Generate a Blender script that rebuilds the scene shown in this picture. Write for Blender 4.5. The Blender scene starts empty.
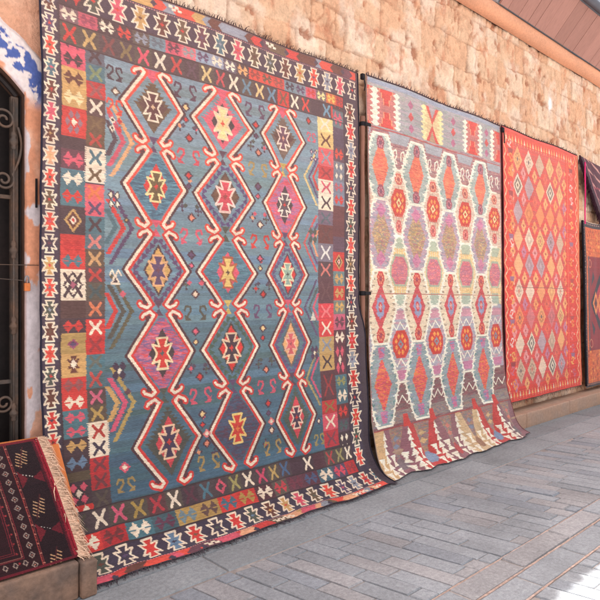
import bpy, math, random
import numpy as np
random.seed(7); RNG = np.random.default_rng(7)
scene = bpy.context.scene
COL = scene.collection
R = math.radians
PI = math.pi

# ------------------------------------------------------------------ helpers
def lin(c):
    c = np.asarray(c, dtype=float) / 255.0
    return np.where(c <= .04045, c / 12.92, ((c + .055) / 1.055) ** 2.4)

def link(o, parent=None):
    COL.objects.link(o)
    if parent is not None: o.parent = parent
    return o

def tag(o, label=None, cat=None, group=None, kind=None):
    if label: o['label'] = label
    if cat: o['category'] = cat
    if group: o['group'] = group
    if kind: o['kind'] = kind
    return o

def empty(name, loc, label, cat, group=None):
    o = bpy.data.objects.new(name, None); o.empty_display_size = .1
    link(o); o.location = loc
    return tag(o, label, cat, group)

class MB:
    """collects polygons, builds one mesh"""
    def __init__(s): s.v = []; s.f = []; s.c = []
    def add(s, verts, faces, col=None):
        b = len(s.v); s.v += [tuple(p) for p in verts]
        s.f += [tuple(i + b for i in f) for f in faces]
        s.c += [col] * len(verts)
    def box(s, lo, hi, bev=0.0, col=None, jit=0.0):
        x0, y0, z0 = lo; x1, y1, z1 = hi; b = bev
        pts = []
        if b <= 0:
            pts = [(x0,y0,z0),(x1,y0,z0),(x1,y1,z0),(x0,y1,z0),(x0,y0,z1),(x1,y0,z1),(x1,y1,z1),(x0,y1,z1)]
            fs = [(0,3,2,1),(4,5,6,7),(0,1,5,4),(1,2,6,5),(2,3,7,6),(3,0,4,7)]
            s.add(pts, fs, col); return
        import bmesh
        bm = bmesh.new(); bmesh.ops.create_cube(bm, size=1)
        for v in bm.verts:
            v.co = ((x0+x1)/2 + v.co.x*(x1-x0), (y0+y1)/2 + v.co.y*(y1-y0), (z0+z1)/2 + v.co.z*(z1-z0))
        bmesh.ops.bevel(bm, geom=list(bm.edges), offset=b, segments=2, affect='EDGES', profile=.6)
        bm.verts.index_update()
        pts = [(v.co.x + random.uniform(-jit,jit), v.co.y + random.uniform(-jit,jit), v.co.z) for v in bm.verts]
        fs = [tuple(v.index for v in f.verts) for f in bm.faces]; bm.free()
        s.add(pts, fs, col)
    def tube(s, path, r, n=8, cap=True, col=None):
        path = [np.array(p, float) for p in path]; m = len(path)
        rr = r if hasattr(r, '__len__') else [r]*m
        t0 = path[1]-path[0]; t0 /= np.linalg.norm(t0)
        up = np.array([0,0,1.]) if abs(t0[2]) < .9 else np.array([0,1.,0])
        vs = []
        for i, p in enumerate(path):
            a = path[min(i+1,m-1)] - path[max(i-1,0)]; a /= (np.linalg.norm(a)+1e-9)
            u = np.cross(up, a); u /= (np.linalg.norm(u)+1e-9); w = np.cross(a, u); up = w
            for k in range(n):
                q = 2*PI*k/n; vs.append(p + rr[i]*(math.cos(q)*u + math.sin(q)*w))
        fs = [(i*n+k, i*n+(k+1)%n, (i+1)*n+(k+1)%n, (i+1)*n+k) for i in range(m-1) for k in range(n)]
        if cap: fs += [tuple(range(n))[::-1], tuple((m-1)*n+k for k in range(n))]
        s.add(vs, fs, col)
    def lathe(s, prof, centre, n=14, col=None):
        cx, cy, cz = centre; vs = []; m = len(prof)
        for r, z in prof:
            for k in range(n):
                q = 2*PI*k/n; vs.append((cx+r*math.cos(q), cy+r*math.sin(q), cz+z))
        fs = [(i*n+k, i*n+(k+1)%n, (i+1)*n+(k+1)%n, (i+1)*n+k) for i in range(m-1) for k in range(n)]
        s.add(vs, fs, col)
    def build(s, name, mat, parent=None, smooth=False):
        me = bpy.data.meshes.new(name); me.from_pydata(s.v, [], s.f)
        if any(c is not None for c in s.c):
            a = me.color_attributes.new('dye', 'FLOAT_COLOR', 'POINT')
            arr = np.ones((len(s.v), 4), np.float32)
            for i, c in enumerate(s.c):
                if c is not None: arr[i,:3] = c
            a.data.foreach_set('color', arr.ravel())
        me.materials.append(mat)
        if smooth: me.polygons.foreach_set('use_smooth', [True]*len(me.polygons))
        me.update()
        return link(bpy.data.objects.new(name, me), parent)

def grid_mesh(name, P, C, mat, parent=None, mask=None):
    """P (h,w,3) positions, C (h,w,3) linear colours"""
    h, w = P.shape[:2]
    idx = np.arange(h*w).reshape(h, w)
    q = np.stack([idx[:-1,:-1], idx[1:,:-1], idx[1:,1:], idx[:-1,1:]], -1).reshape(-1, 4)
    if mask is not None: q = q[mask[:-1,:-1].ravel()]
    me = bpy.data.meshes.new(name)
    me.vertices.add(h*w); me.vertices.foreach_set('co', P.astype(np.float32).ravel())
    me.loops.add(q.size); me.loops.foreach_set('vertex_index', q.astype(np.int32).ravel())
    me.polygons.add(len(q))
    me.polygons.foreach_set('loop_start', np.arange(0, q.size, 4, dtype=np.int32))
    me.polygons.foreach_set('loop_total', np.full(len(q), 4, np.int32))
    me.polygons.foreach_set('use_smooth', np.ones(len(q), bool))
    a = me.color_attributes.new('dye', 'FLOAT_COLOR', 'POINT')
    arr = np.ones((h*w, 4), np.float32); arr[:,:3] = C.reshape(-1, 3)
    a.data.foreach_set('color', arr.ravel())
    me.update(calc_edges=True); me.validate()
    me.materials.append(mat)
    return link(bpy.data.objects.new(name, me), parent)

def vnoise(x, y, seed=0):
    """value noise on arrays, range -1..1"""
    xi = np.floor(x).astype(np.int64); yi = np.floor(y).astype(np.int64)
    xf = x-xi; yf = y-yi
    def h(a, b):
        n = (a*374761393 + b*668265263 + seed*2147483) & 0x7fffffff
        n = ((n ^ (n >> 13)) * 1274126177) & 0x7fffffff
        return ((n ^ (n >> 16)) & 0xffff) / 32767.5 - 1
    sx = xf*xf*(3-2*xf); sy = yf*yf*(3-2*yf)
    return (h(xi,yi)*(1-sx)+h(xi+1,yi)*sx)*(1-sy) + (h(xi,yi+1)*(1-sx)+h(xi+1,yi+1)*sx)*sy
def fbm(x, y, seed=0, o=4):
    s = 0; a = 1; t = 0
    for k in range(o):
        s = s + a*vnoise(x*2**k, y*2**k, seed+k*17); t += a; a *= .5
    return s/t
def sstep(a, b, x):
    t = np.clip((x-a)/(b-a), 0, 1); return t*t*(3-2*t)

# ------------------------------------------------------------------ materials
def newmat(name):
    m = bpy.data.materials.new(name); m.use_nodes = True
    nt = m.node_tree; b = nt.nodes['Principled BSDF']
    return m, nt, b
def N(nt, t, **k):
    n = nt.nodes.new(t)
    for a, v in k.items():
        if a in n.inputs: n.inputs[a].default_value = v
        else: setattr(n, a, v)
    return n
def mixmul(nt, A, fac_sock, lo, hi):
    """A * maprange(fac, lo..hi)"""
    mr = N(nt, 'ShaderNodeMapRange'); nt.links.new(fac_sock, mr.inputs['Value'])
    mr.inputs['From Min'].default_value = .3; mr.inputs['From Max'].default_value = .7
    mr.inputs['To Min'].default_value = lo; mr.inputs['To Max'].default_value = hi
    vm = N(nt, 'ShaderNodeVectorMath', operation='MULTIPLY')
    nt.links.new(A, vm.inputs[0]); nt.links.new(mr.outputs[0], vm.inputs[1])
    return vm.outputs[0]
def mat_textile(name, sheen=.15, var=.10, weave=.0012, freq=420, pile=False):
    m, nt, b = newmat(name)
    at = N(nt, 'ShaderNodeAttribute', attribute_name='dye')
    tc = N(nt, 'ShaderNodeNewGeometry')
    mp = N(nt, 'ShaderNodeMapping'); nt.links.new(tc.outputs['Position'], mp.inputs[0])
    mp.inputs['Scale'].default_value = (1, 1, 1) if pile else (.22, .22, 1.0)
    n1 = N(nt, 'ShaderNodeTexNoise', Scale=260 if not pile else 420, Detail=2.0)
    nt.links.new(mp.outputs[0], n1.inputs['Vector'])
    n2 = N(nt, 'ShaderNodeTexNoise', Scale=9.0, Detail=4.0); nt.links.new(tc.outputs['Position'], n2.inputs['Vector'])
    c = mixmul(nt, at.outputs['Color'], n1.outputs[0], 1-var*1.6, 1+var*1.6)
    c = mixmul(nt, c, n2.outputs[0], 1-var*.6, 1+var*.6)
    nt.links.new(c, b.inputs['Base Color'])
    b.inputs['Roughness'].default_value = .92
    b.inputs['Specular IOR Level'].default_value = .15
    b.inputs['Sheen Weight'].default_value = sheen
    b.inputs['Sheen Roughness'].default_value = .5
    wv = N(nt, 'ShaderNodeTexWave', bands_direction='Z', Scale=freq/6.2832*1.0, Distortion=1.5, Detail=1.0)
    nt.links.new(tc.outputs['Position'], wv.inputs['Vector'])
    ad = N(nt, 'ShaderNodeMath', operation='MULTIPLY_ADD')
    nt.links.new(n1.outputs[0], ad.inputs[0]); ad.inputs[1].default_value = 1.2
    nt.links.new(wv.outputs[1], ad.inputs[2])
    bp = N(nt, 'ShaderNodeBump', Strength=.55, Distance=weave)
    nt.links.new(ad.outputs[0], bp.inputs['Height']); nt.links.new(bp.outputs[0], b.inputs['Normal'])
    return m
def mat_simple(name, col, rough=.8, var=.12, scale=20, bump=.3, dist=.004, metal=0, stretch=(1,1,1), col2=None, attr=False, spec=.3, big=1.5):
    m, nt, b = newmat(name)
    g = N(nt, 'ShaderNodeNewGeometry')
    mp = N(nt, 'ShaderNodeMapping'); nt.links.new(g.outputs['Position'], mp.inputs[0]); mp.inputs['Scale'].default_value = stretch
    n1 = N(nt, 'ShaderNodeTexNoise', Scale=scale, Detail=6.0, Roughness=.62); nt.links.new(mp.outputs[0], n1.inputs['Vector'])
    n2 = N(nt, 'ShaderNodeTexNoise', Scale=big, Detail=5.0, Roughness=.6); nt.links.new(mp.outputs[0], n2.inputs['Vector'])
    if attr: base = N(nt, 'ShaderNodeAttribute', attribute_name='dye').outputs['Color']
    else:
        mx = N(nt, 'ShaderNodeMix', data_type='RGBA')
        mr = N(nt, 'ShaderNodeMapRange'); nt.links.new(n2.outputs[0], mr.inputs[0]); mr.inputs[1].default_value=.35; mr.inputs[2].default_value=.65
        nt.links.new(mr.outputs[0], mx.inputs[0])
        c1 = lin(col); c2 = lin(col2 if col2 is not None else col)
        mx.inputs[6].default_value = (*c1, 1); mx.inputs[7].default_value = (*c2, 1)
        base = mx.outputs[2]
    c = mixmul(nt, base, n1.outputs[0], 1-var, 1+var)
    c = mixmul(nt, c, n2.outputs[0], 1-var*.6, 1+var*.6)
    if name == 'grey_paving_stone':      # stains and traffic polish over many stones at once
        n3 = N(nt, 'ShaderNodeTexNoise', Scale=.9, Detail=7.0, Roughness=.7, Distortion=.6); nt.links.new(g.outputs['Position'], n3.inputs['Vector'])
        c = mixmul(nt, c, n3.outputs[0], .80, 1.14)
        n4 = N(nt, 'ShaderNodeTexNoise', Scale=140.0, Detail=2.0); nt.links.new(g.outputs['Position'], n4.inputs['Vector'])
        c = mixmul(nt, c, n4.outputs[0], .86, 1.10)
    nt.links.new(c, b.inputs['Base Color'])
    b.inputs['Roughness'].default_value = rough; b.inputs['Metallic'].default_value = metal
    b.inputs['Specular IOR Level'].default_value = spec
    if bump:
        bp = N(nt, 'ShaderNodeBump', Strength=bump, Distance=dist)
        nt.links.new(n1.outputs[0], bp.inputs['Height']); nt.links.new(bp.outputs[0], b.inputs['Normal'])
    return m

M_KILIM = mat_textile('flat_woven_wool')
M_PILE = mat_textile('knotted_pile_wool', sheen=.3, var=.16, pile=True, weave=.002)
M_FRINGE = mat_simple('fringe_thread', (0,0,0), attr=True, rough=.95, scale=150, var=.2, bump=0)
M_STONE = mat_simple('wall_stone', (0,0,0), attr=True, rough=.93, scale=55, var=.14, bump=.9, dist=.012, big=4.0)
M_PLASTER = mat_simple('painted_plaster', (0,0,0), attr=True, rough=.9, scale=45, var=.12, bump=.6, dist=.006)
M_PAVE = mat_simple('grey_paving_stone', (0,0,0), attr=True, rough=.8, scale=42, var=.20, bump=.7, dist=.004, big=2.2)
M_MORTAR = mat_simple('mortar', (172,164,160), rough=.95, scale=30, var=.22, bump=.5, dist=.006, col2=(132,126,124))
M_KERB = mat_simple('kerb_stone', (186,150,126), rough=.85, scale=28, var=.14, bump=.45, dist=.006, col2=(165,140,124), big=3)
M_STEP = mat_simple('step_stone', (158,126,106), rough=.85, scale=30, var=.22, bump=.6, dist=.008, col2=(112,94,84), big=5)
M_RENDER = mat_simple('orange_render', (226,150,112), rough=.9, scale=22, var=.08, bump=.35, dist=.008, col2=(212,140,106))
M_PLANK = mat_simple('weathered_plank', (0,0,0), attr=True, rough=.8, scale=30, var=.12, bump=.3, dist=.003, stretch=(3,.4,.4))
M_IRON = mat_simple('painted_iron', (84,78,74), rough=.6, scale=60, var=.2, bump=.4, dist=.002, col2=(108,82,66), metal=.2, big=6)
M_DARKIRON = mat_simple('dark_door_panel', (36,30,30), rough=.7, scale=40, var=.2, bump=.3, dist=.002, col2=(44,34,32))
M_WOOD = mat_simple('pole_wood', (158,112,92), rough=.8, scale=60, var=.2, bump=.4, dist=.003, stretch=(1,1,.15), col2=(128,88,76))
M_BLACK = mat_simple('black_strap', (34,30,34), rough=.8, scale=60, var=.2, bump=.2, dist=.002)
M_BRASS = mat_simple('brass', (205,120,70), rough=.45, scale=50, var=.15, bump=.2, dist=.001, metal=.6)
M_STEEL = mat_simple('steel', (150,150,155), rough=.35, scale=50, var=.1, bump=.1, dist=.001, metal=.9)
M_BOARD = mat_simple('orange_board', (222,130,72), rough=.8, scale=40, var=.1, bump=.3, dist=.002, stretch=(1,.2,.2), col2=(206,118,66))
M_PINK = mat_simple('pink_yarn', (226,50,120), rough=.9, scale=200, var=.1, bump=0)
M_TILE = mat_simple('clay_tile', (190,110,80), rough=.85, scale=30, var=.2, bump=.4, dist=.004, col2=(170,95,72))
M_GUTTER = mat_simple('grey_gutter', (78,82,94), rough=.5, scale=30, var=.15, bump=.1, dist=.002, metal=.3)
M_PLWALL = mat_simple('pale_blue_plaster', (150,165,180), rough=.9, scale=20, var=.1, bump=.3, dist=.004, col2=(170,160,155))

# ------------------------------------------------------------------ rug canvas
class Canvas:
    def __init__(s, w, h, res, base, seed=1, jit=.0022, q=0.006):
        s.W, s.H, s.res = w, h, res
        s.nx = int(round(w/res))+1; s.ny = int(round(h/res))+1
        s.x = np.linspace(0, w, s.nx); s.y = np.linspace(0, h, s.ny)
        s.rng = np.random.default_rng(seed)
        s.j = s.rng.normal(0, jit, s.ny)
        s.yq = (np.floor(s.y/q)+.5)*q if q else s.y
        s.C = np.empty((s.ny, s.nx, 3)); s.C[:] = lin(base)
        s.t = 0
    def _bb(s, x0, y0, x1, y1):
        p = .012
        i0 = max(0, int((x0-p)/s.res)); i1 = min(s.nx, int((x1+p)/s.res)+2)
        k0 = max(0, int((y0-p)/s.res)); k1 = min(s.ny, int((y1+p)/s.res)+2)
        return i0, i1, k0, k1
    def _col(s, m, i0, i1, k0, k1, col):
        sub = s.C[k0:k1, i0:i1]
        if isinstance(col, dict):
            cols = np.array([lin(c) for c in col['c']]); cw, ch = col.get('cell', (.03,.012))
            yy, xx = np.mgrid[k0:k1, i0:i1]
            a = np.floor(xx*s.res/cw + 3*vnoise(yy*s.res/ch, yy*0.0, 3)).astype(int); b = np.floor(yy*s.res/ch).astype(int)
            hsh = ((a*73856093) ^ (b*19349663)) & 0xffff
            hsh = (hsh * 2654435761 >> 7) % len(cols)
            sub[m] = cols[hsh][m]
        else: sub[m] = lin(col)
    def poly(s, pts, col):
        P = np.array(pts, float); x0, y0 = P.min(0); x1, y1 = P.max(0)
        i0, i1, k0, k1 = s._bb(x0, y0, x1, y1)
        if i1 <= i0 or k1 <= k0: return
        X = s.x[None, i0:i1] + s.j[k0:k1, None]; Y = np.broadcast_to(s.yq[k0:k1, None], X.shape)
        ins = np.zeros(X.shape, bool); n = len(P)
        for a in range(n):
            xa, ya = P[a]; xb, yb = P[(a+1) % n]
            if ya == yb: continue
            c = ((ya > Y) != (yb > Y)) & (X < (xb-xa)*(Y-ya)/(yb-ya)+xa); ins ^= c
        s._col(ins, i0, i1, k0, k1, col)
    def rect(s, x0, y0, x1, y1, col): s.poly([(x0,y0),(x1,y0),(x1,y1),(x0,y1)], col)
    def stroke(s, pts, w, col):
        P = np.array(pts, float); x0, y0 = P.min(0)-w; x1, y1 = P.max(0)+w
        i0, i1, k0, k1 = s._bb(x0, y0, x1, y1)
        if i1 <= i0 or k1 <= k0: return
        X = s.x[None, i0:i1] + s.j[k0:k1, None]*.45; Y = np.broadcast_to(s.y[k0:k1, None], X.shape)
        m = np.zeros(X.shape, bool)
        for a in range(len(P)-1):
            d = P[a+1]-P[a]; L = d@d+1e-12
            t = np.clip(((X-P[a,0])*d[0]+(Y-P[a,1])*d[1])/L, 0, 1)
            m |= (X-P[a,0]-t*d[0])**2+(Y-P[a,1]-t*d[1])**2 < (w/2)**2
        s._col(m, i0, i1, k0, k1, col)
    def loc(s, pts, cx, cy, sx, sy=None):
        sy = sx if sy is None else sy
        return [(cx+p[0]*sx, cy+p[1]*sy) for p in pts]
    def dia(s, cx, cy, a, b, col): s.poly([(cx,cy-b),(cx+a,cy),(cx,cy+b),(cx-a,cy)], col)
    def finish(s, streak=.10, band=.06, fade=None, dust=.5, base_fade=None):
        ny, nx = s.ny, s.nx
        yy, xx = np.mgrid[0:ny, 0:nx].astype(float); X = xx*s.res; Y = yy*s.res
        n = vnoise(X/.09, Y/.0065, 5)*.6 + vnoise(X/.35, Y/.013, 9)*.4
        b = vnoise(X/1.4, Y/.05, 21)
        big = fbm(X/.6, Y/.6, 31, 3)
        rowl = s.rng.normal(0, .060, ny)[:,None]; fl = vnoise(X/.022, Y/.0042, 55)
        f = 1 + streak*n + band*b + .07*big + rowl + .13*fl
        s.C *= f[..., None]
        tint = vnoise(X/.7, Y/.03, 77)[..., None]*np.array([.035, 0, -.035])
        s.C *= 1+tint
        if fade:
            c, a = fade; k = (a*(1-Y/s.H))[..., None]; s.C = s.C*(1-k)+lin(c)*k  # hazy brightening towards the top, painted into the rug colours
        # haze put into the colour: blacks lifted off pure black
        if base_fade: s.C = s.C*(1-base_fade[1])+lin(base_fade[0])*base_fade[1]  # even pale haze mixed into every rug colour
        s.C = np.clip(s.C*.96 + lin((46,40,40))*dust, 0, .85)
        return s.C

CREAM=(240,219,192); RED=(206,52,46); RDO=(224,74,56); PINK=(214,84,104); TEAL=(62,112,122); BLUE=(96,128,154)
GOLD=(202,158,96); OLIVE=(98,80,58); GREEN=(66,80,70); PURP=(84,66,98); PLUM=(98,54,70); BROWN=(96,52,40); NAVY=(48,46,66)
DK=(56,46,54); PEACH=(232,168,126); LAV=(156,140,168); GRAY=(140,148,158); ORANGE=(230,120,70)

STAR=[(-.56,-1),(.56,-1),(.28,-.46),(1,-.60),(.52,0),(1,.60),(.28,.46),(.56,1),(-.56,1),(-.28,.46),(-1,.60),(-.52,0),(-1,-.60),(-.28,-.46)]
def star(c, x, y, w, h, fill, line=CREAM, core=None, k=.70):
    c.poly(c.loc(STAR, x, y, w*.97, h*.97), fill)
    P = c.loc(STAR, x, y, w*.93, h*.95); c.stroke(P+[P[0]], max(.0085, w*.17), line)
    if core: c.poly(c.loc([(-1,0),(-.3,-.35),(0,-1),(.3,-.35),(1,0),(.3,.35),(0,1),(-.3,.35)], x, y, w*.26, h*.24), core)
def spool(c, x, y, w, h, col, slit=None):
    for sg in (-1, 1):
        c.poly([(x+sg*w*.04,y),(x+sg*w*.5,y-h),(x+sg*w*.74,y-h*.55),(x+sg*w,y-h*.12),(x+sg*w,y+h*.12),(x+sg*w*.74,y+h*.55),(x+sg*w*.5,y+h)], col)
        if slit is not None: c.stroke([(x+sg*w*.45,y),(x+sg*w*1.0,y)], h*.16, slit)
    c.rect(x-w*.12, y-h*.16, x+w*.12, y+h*.16, col)
def exx(c, x, y, w, h, col, t=None):
    t = t or w*.36
    c.stroke([(x-w,y-h),(x-w*.28,y-h*.1),(x+w*.28,y+h*.1),(x+w,y+h)], t, col)
    c.stroke([(x+w,y-h),(x+w*.28,y-h*.1),(x-w*.28,y+h*.1),(x-w,y+h)], t, col)
def ess(c, x, y, w, h, col, mirror=1, t=None):
    t = t or w*.42; m = -mirror
    c.stroke([(x-m*w*.75,y-h*.45),(x-m*w*.45,y-h*.95),(x+m*w*.45,y-h*.85),(x+m*w*.55,y-h*.35),(x-m*w*.35,y+h*.45)], t, col)
    c.poly([(x-m*w*.85,y+h*.15),(x-m*w*.15,y+h*.45),(x+m*w*.75,y+h*.95),(x-m*w*.65,y+h*1.0)], col)

# ------------------------------------------------------------------ rug 1 : the big blue kilim
def paint_blue():
    W, H = 2.70, 3.72
    c = Canvas(W, H, .004, NAVY, seed=11)
    # field with abrash bands, plus painted haze and shade: greyer blue high up, deeper teal blue low down
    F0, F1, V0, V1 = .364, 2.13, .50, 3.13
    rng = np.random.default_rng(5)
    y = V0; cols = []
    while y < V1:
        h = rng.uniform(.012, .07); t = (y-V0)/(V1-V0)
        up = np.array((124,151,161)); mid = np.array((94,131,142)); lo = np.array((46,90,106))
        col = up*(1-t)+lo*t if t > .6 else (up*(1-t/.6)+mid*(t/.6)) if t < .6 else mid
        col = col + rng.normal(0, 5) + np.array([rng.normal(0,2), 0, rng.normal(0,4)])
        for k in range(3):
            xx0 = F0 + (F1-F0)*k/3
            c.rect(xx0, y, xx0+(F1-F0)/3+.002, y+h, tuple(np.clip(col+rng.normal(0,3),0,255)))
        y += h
    # ---- star borders
    fills=[(RED,BROWN),(BROWN,GRAY),(PURP,RED),(RDO,OLIVE),(TEAL,PINK),(BROWN,RED),(PINK,PINK),(BROWN,GOLD),(PEACH,GOLD),(RDO,GREEN),(OLIVE,RED),(RDO,PINK),(NAVY,PLUM),(GOLD,RED),(RDO,TEAL),(GREEN,GRAY),(BROWN,OLIVE),(RDO,RED),(GREEN,RED),(BROWN,BROWN),(RED,NAVY)]
    v = .178; i = 0
    while v < 3.36:
        f, k = fills[i % len(fills)]
        star(c, .048, v, .043, .054, f, CREAM, k, k=.66); v += .1215; i += 1
    v = .40; i = 3
    fr=[(OLIVE,GOLD),(RDO,BROWN),(NAVY,RED),(BROWN,RED),(RED,PINK),(GRAY,PURP),(RED,BROWN),(NAVY,RED),(RED,GOLD),(GREEN,RED),(RDO,PINK)]
    while v < 3.36:
        f, k = fr[i % len(fr)]
        star(c, 2.525, v, .062, .073, f, CREAM, k, k=.66); v += .158; i += 1
    u = .16; i = 0
    ft=[(RED,BROWN),(GREEN,RED),(PINK,RED),(GOLD,BROWN),(BROWN,RED),(OLIVE,RED),(PLUM,PURP),(TEAL,GRAY),(PINK,RED),(OLIVE,BROWN),(GREEN,GRAY),(BROWN,OLIVE),(GOLD,RED),(RDO,PURP),(GRAY,NAVY),(PINK,RED),(NAVY,RED)]
    while u < 2.60:
        f, k = ft[i % len(ft)]
        star(c, u, .208, .062, .074, f, CREAM, k, k=.66); u += .150; i += 1
    u = .06; i = 0
    fb=[(RDO,PINK),(GREEN,BROWN),(NAVY,PURP),(RED,RED),(BLUE,NAVY),(RED,OLIVE),(NAVY,GREEN),(RED,RED),(GREEN,BLUE),(BROWN,GOLD),(GOLD,RED),(PINK,RED),(OLIVE,GREEN),(RDO,ORANGE),(PURP,PINK),(GRAY,NAVY),(RED,PURP),(TEAL,RED)]
    while u < 2.66:
        f, k = fb[i % len(fb)]
        star(c, u, 3.435, .062, .066, f, CREAM, k, k=.66); u += .150; i += 1
    # ---- end strips (mixed zigzag) top and bottom
    rng = np.random.default_rng(8)
    for (a, b) in ((.05,.122),(3.515,3.60)):
        x = 0
        while x < W:
            wd = rng.uniform(.04,.16); col = [RED,PINK,OLIVE,GRAY,RDO,PEACH,PLUM,GOLD,BROWN][rng.integers(9)]
            x2 = x + wd; sl = rng.choice([-1,1])*.04
            m = (a+b)/2
            c.poly([(x-.03,a),(x2,a),(x2+sl,m),(x2,b),(x-.03,b),(x-.03+sl,m)], col)
            x = x2
        x = 0
        while x < W:                                   # small cream steps
            if rng.random() < .16:
                for k in range(4): c.rect(x+k*.022, a+.012+(k%2)*.016, x+k*.022+.03, a+.028+(k%2)*.016, CREAM)
            x += .09
    for x in np.arange(0, W, .018):                    # dotted guard lines
        for vv in (3.508, 3.598): c.rect(x, vv, x+.009, vv+.008, (226,150,150))
        c.rect(x, .124, x+.009, .130, (226,150,150))
    c.rect(0, 3.606, W, H, (74,60,66)); c.rect(0, 0, W, .052, (84,68,70))
    # ---- hourglass column left
    def lv(py): return .224+.00575*py
    L=[(-15,37,DK,[(0,RED),(1,GOLD)]),(37,72,PINK,[(0,PLUM),(1,DK)]),(72,110,GOLD,[(0,BROWN),(1,(238,214,160))]),(110,140,RED,'fl'),(140,152,DK,[]),(152,172,PLUM,[(0,PINK)]),
       (172,207,TEAL,[(0,CREAM),(1,RED)]),(207,236,DK,'gd'),(236,270,RED,[(.15,(190,40,40)),(1,TEAL)]),(270,300,CREAM,'cm'),(300,318,(70,50,48),[]),(318,333,DK,[(0,RED)]),(333,375,GOLD,'sd'),(375,408,RED,[(0,(150,80,80)),(1,CREAM)]),
       (408,435,TEAL,[(0,PINK),(1,PINK)]),(435,450,DK,[(0,GOLD)]),(450,467,DK,[(0,BLUE)]),(467,477,(80,72,54),[]),(477,499,DK,'px'),(499,519,RED,[(0,CREAM)]),(519,540,(170,40,42),[(0,(110,34,40))])]
    def boxes(x0, x1, lst, lv, sw=.42, fh=.40):
        cx = (x0+x1)/2; w = x1-x0
        for a, b, bg, mo in lst:
            va, vb = lv(a), lv(b); h = vb-va; vm = (va+vb)/2
            if va > 3.14: continue
            vb = min(vb, 3.14)
            c.rect(x0, va, x1, vb, bg)
            if bg in (CREAM, GOLD):
                for k in range(int(h/.012)): c.rect(x0-.006, va+k*.012, x0+.006, va+k*.012+.006, bg); c.rect(x1-.006, va+k*.012, x1+.006, va+k*.012+.006, bg)
            if mo == 'fl':
                for q in range(6): c.dia(cx+math.cos(q*PI/3)*w*.25, vm+math.sin(q*PI/3)*h*.28, w*.11, h*.15, (146,110,120))
                c.dia(cx, vm, w*.12, h*.14, CREAM)
            elif mo == 'gd':
                for k, cc in ((.36,GOLD),(.26,BROWN),(.14,CREAM),(.07,RED)): c.dia(cx, vm, w*k, h*k*1.15, cc)
            elif mo == 'cm':
                c.dia(cx,vm,w*.40,h*.46,DK); c.dia(cx,vm,w*.30,h*.34,CREAM)
                exx(c, cx, vm, w*.33, h*.36, DK, .018); c.dia(cx, vm, w*.17, h*.2, DK); c.dia(cx, vm, w*.11, h*.14, (170,90,110))
            elif mo == 'sd':
                c.rect(x0, va, x1, va+h*.45, (176,144,84)); c.dia(cx, va+h*.24, w*.24, h*.12, (150,70,100)); c.dia(cx, va+h*.24, w*.14, h*.07, PURP)
                c.poly(c.loc(STAR, cx, va+h*.7, w*.26, h*.2), BROWN); c.dia(cx, va+h*.7, w*.13, h*.11, CREAM)
            elif mo == 'px':
                for sx in (-1,1):
                    for sy in (-1,1): c.dia(cx+sx*w*.2, vm+sy*h*.27, w*.15, h*.2, PINK)
                c.dia(cx, vm, w*.13, h*.18, CREAM)
            elif mo == 'wd':
                for sx in (-1,1):
                    for sy in (-1,1): c.dia(cx+sx*w*.2, vm+sy*h*.24, w*.13, h*.17, CREAM)
            else:
                n = 2 if (len(mo) == 2 or (mo and isinstance(mo[0][0], float))) else 1
                for k, cc in mo:
                    vv = va + h*((k+.5)/n) if n == 2 else vm
                    spool(c, cx, min(vv, vb), w*sw*.95, h/n*fh, cc, bg)
    boxes(.104, .250, L, lv)
    # ---- X column left
    def lv2(py): return .165+.00595*py
    X1=[(37,53,RED,CREAM),(53,70,(80,92,104),DK),(70,87,TEAL,(120,140,100)),(87,103,(190,50,50),(150,80,80)),(103,120,(88,66,64),CREAM),(120,136,(96,74,52),(110,88,58)),(136,151,(96,74,52),(180,60,50)),
        (152,170,CREAM,TEAL),(170,186,CREAM,(104,84,54)),(187,203,(226,100,100),ORANGE),(203,218,(220,90,106),PURP),(218,235,TEAL,DK),(235,251,(80,110,118),(220,130,120)),(251,268,(84,72,58),(196,150,100)),(268,283,(92,60,62),(196,60,54)),
        (283,300,(80,78,66),(52,84,86)),(300,317,(86,68,64),(216,120,80)),(318,335,RED,CREAM),(335,352,(196,44,44),(150,44,50)),(352,367,TEAL,(90,100,90)),(367,386,(66,104,110),(190,70,64)),(386,402,(74,62,60),(206,96,120)),(402,418,(80,70,56),(178,146,80)),
        (418,435,CREAM,(178,52,44)),(435,451,CREAM,NAVY),(451,466,(190,40,46),(120,50,60)),(466,482,(176,40,46),(110,50,56)),(482,500,(64,58,60),(80,74,64))]
    def xcol(x0, x1, lst, lv):
        cx = (x0+x1)/2; w = x1-x0
        for a, b, bg, fg in lst:
            va, vb = lv(a), lv(b); vm = (va+vb)/2
            if va > 3.12: continue
            c.rect(x0, va, x1, min(vb, 3.135), bg)
            if bg == CREAM:
                for k in range(int((vb-va)/.012)): c.rect(x0-.007, va+k*.012, x0+.006, va+k*.012+.006, bg); c.rect(x1-.006, va+k*.012, x1+.007, va+k*.012+.006, bg)
            exx(c, cx, vm, w*.27, (vb-va)*.33, fg, .017)
    xcol(.250, .364, X1, lv2)
    def rv(py): return -.46+.00807*py
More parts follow.
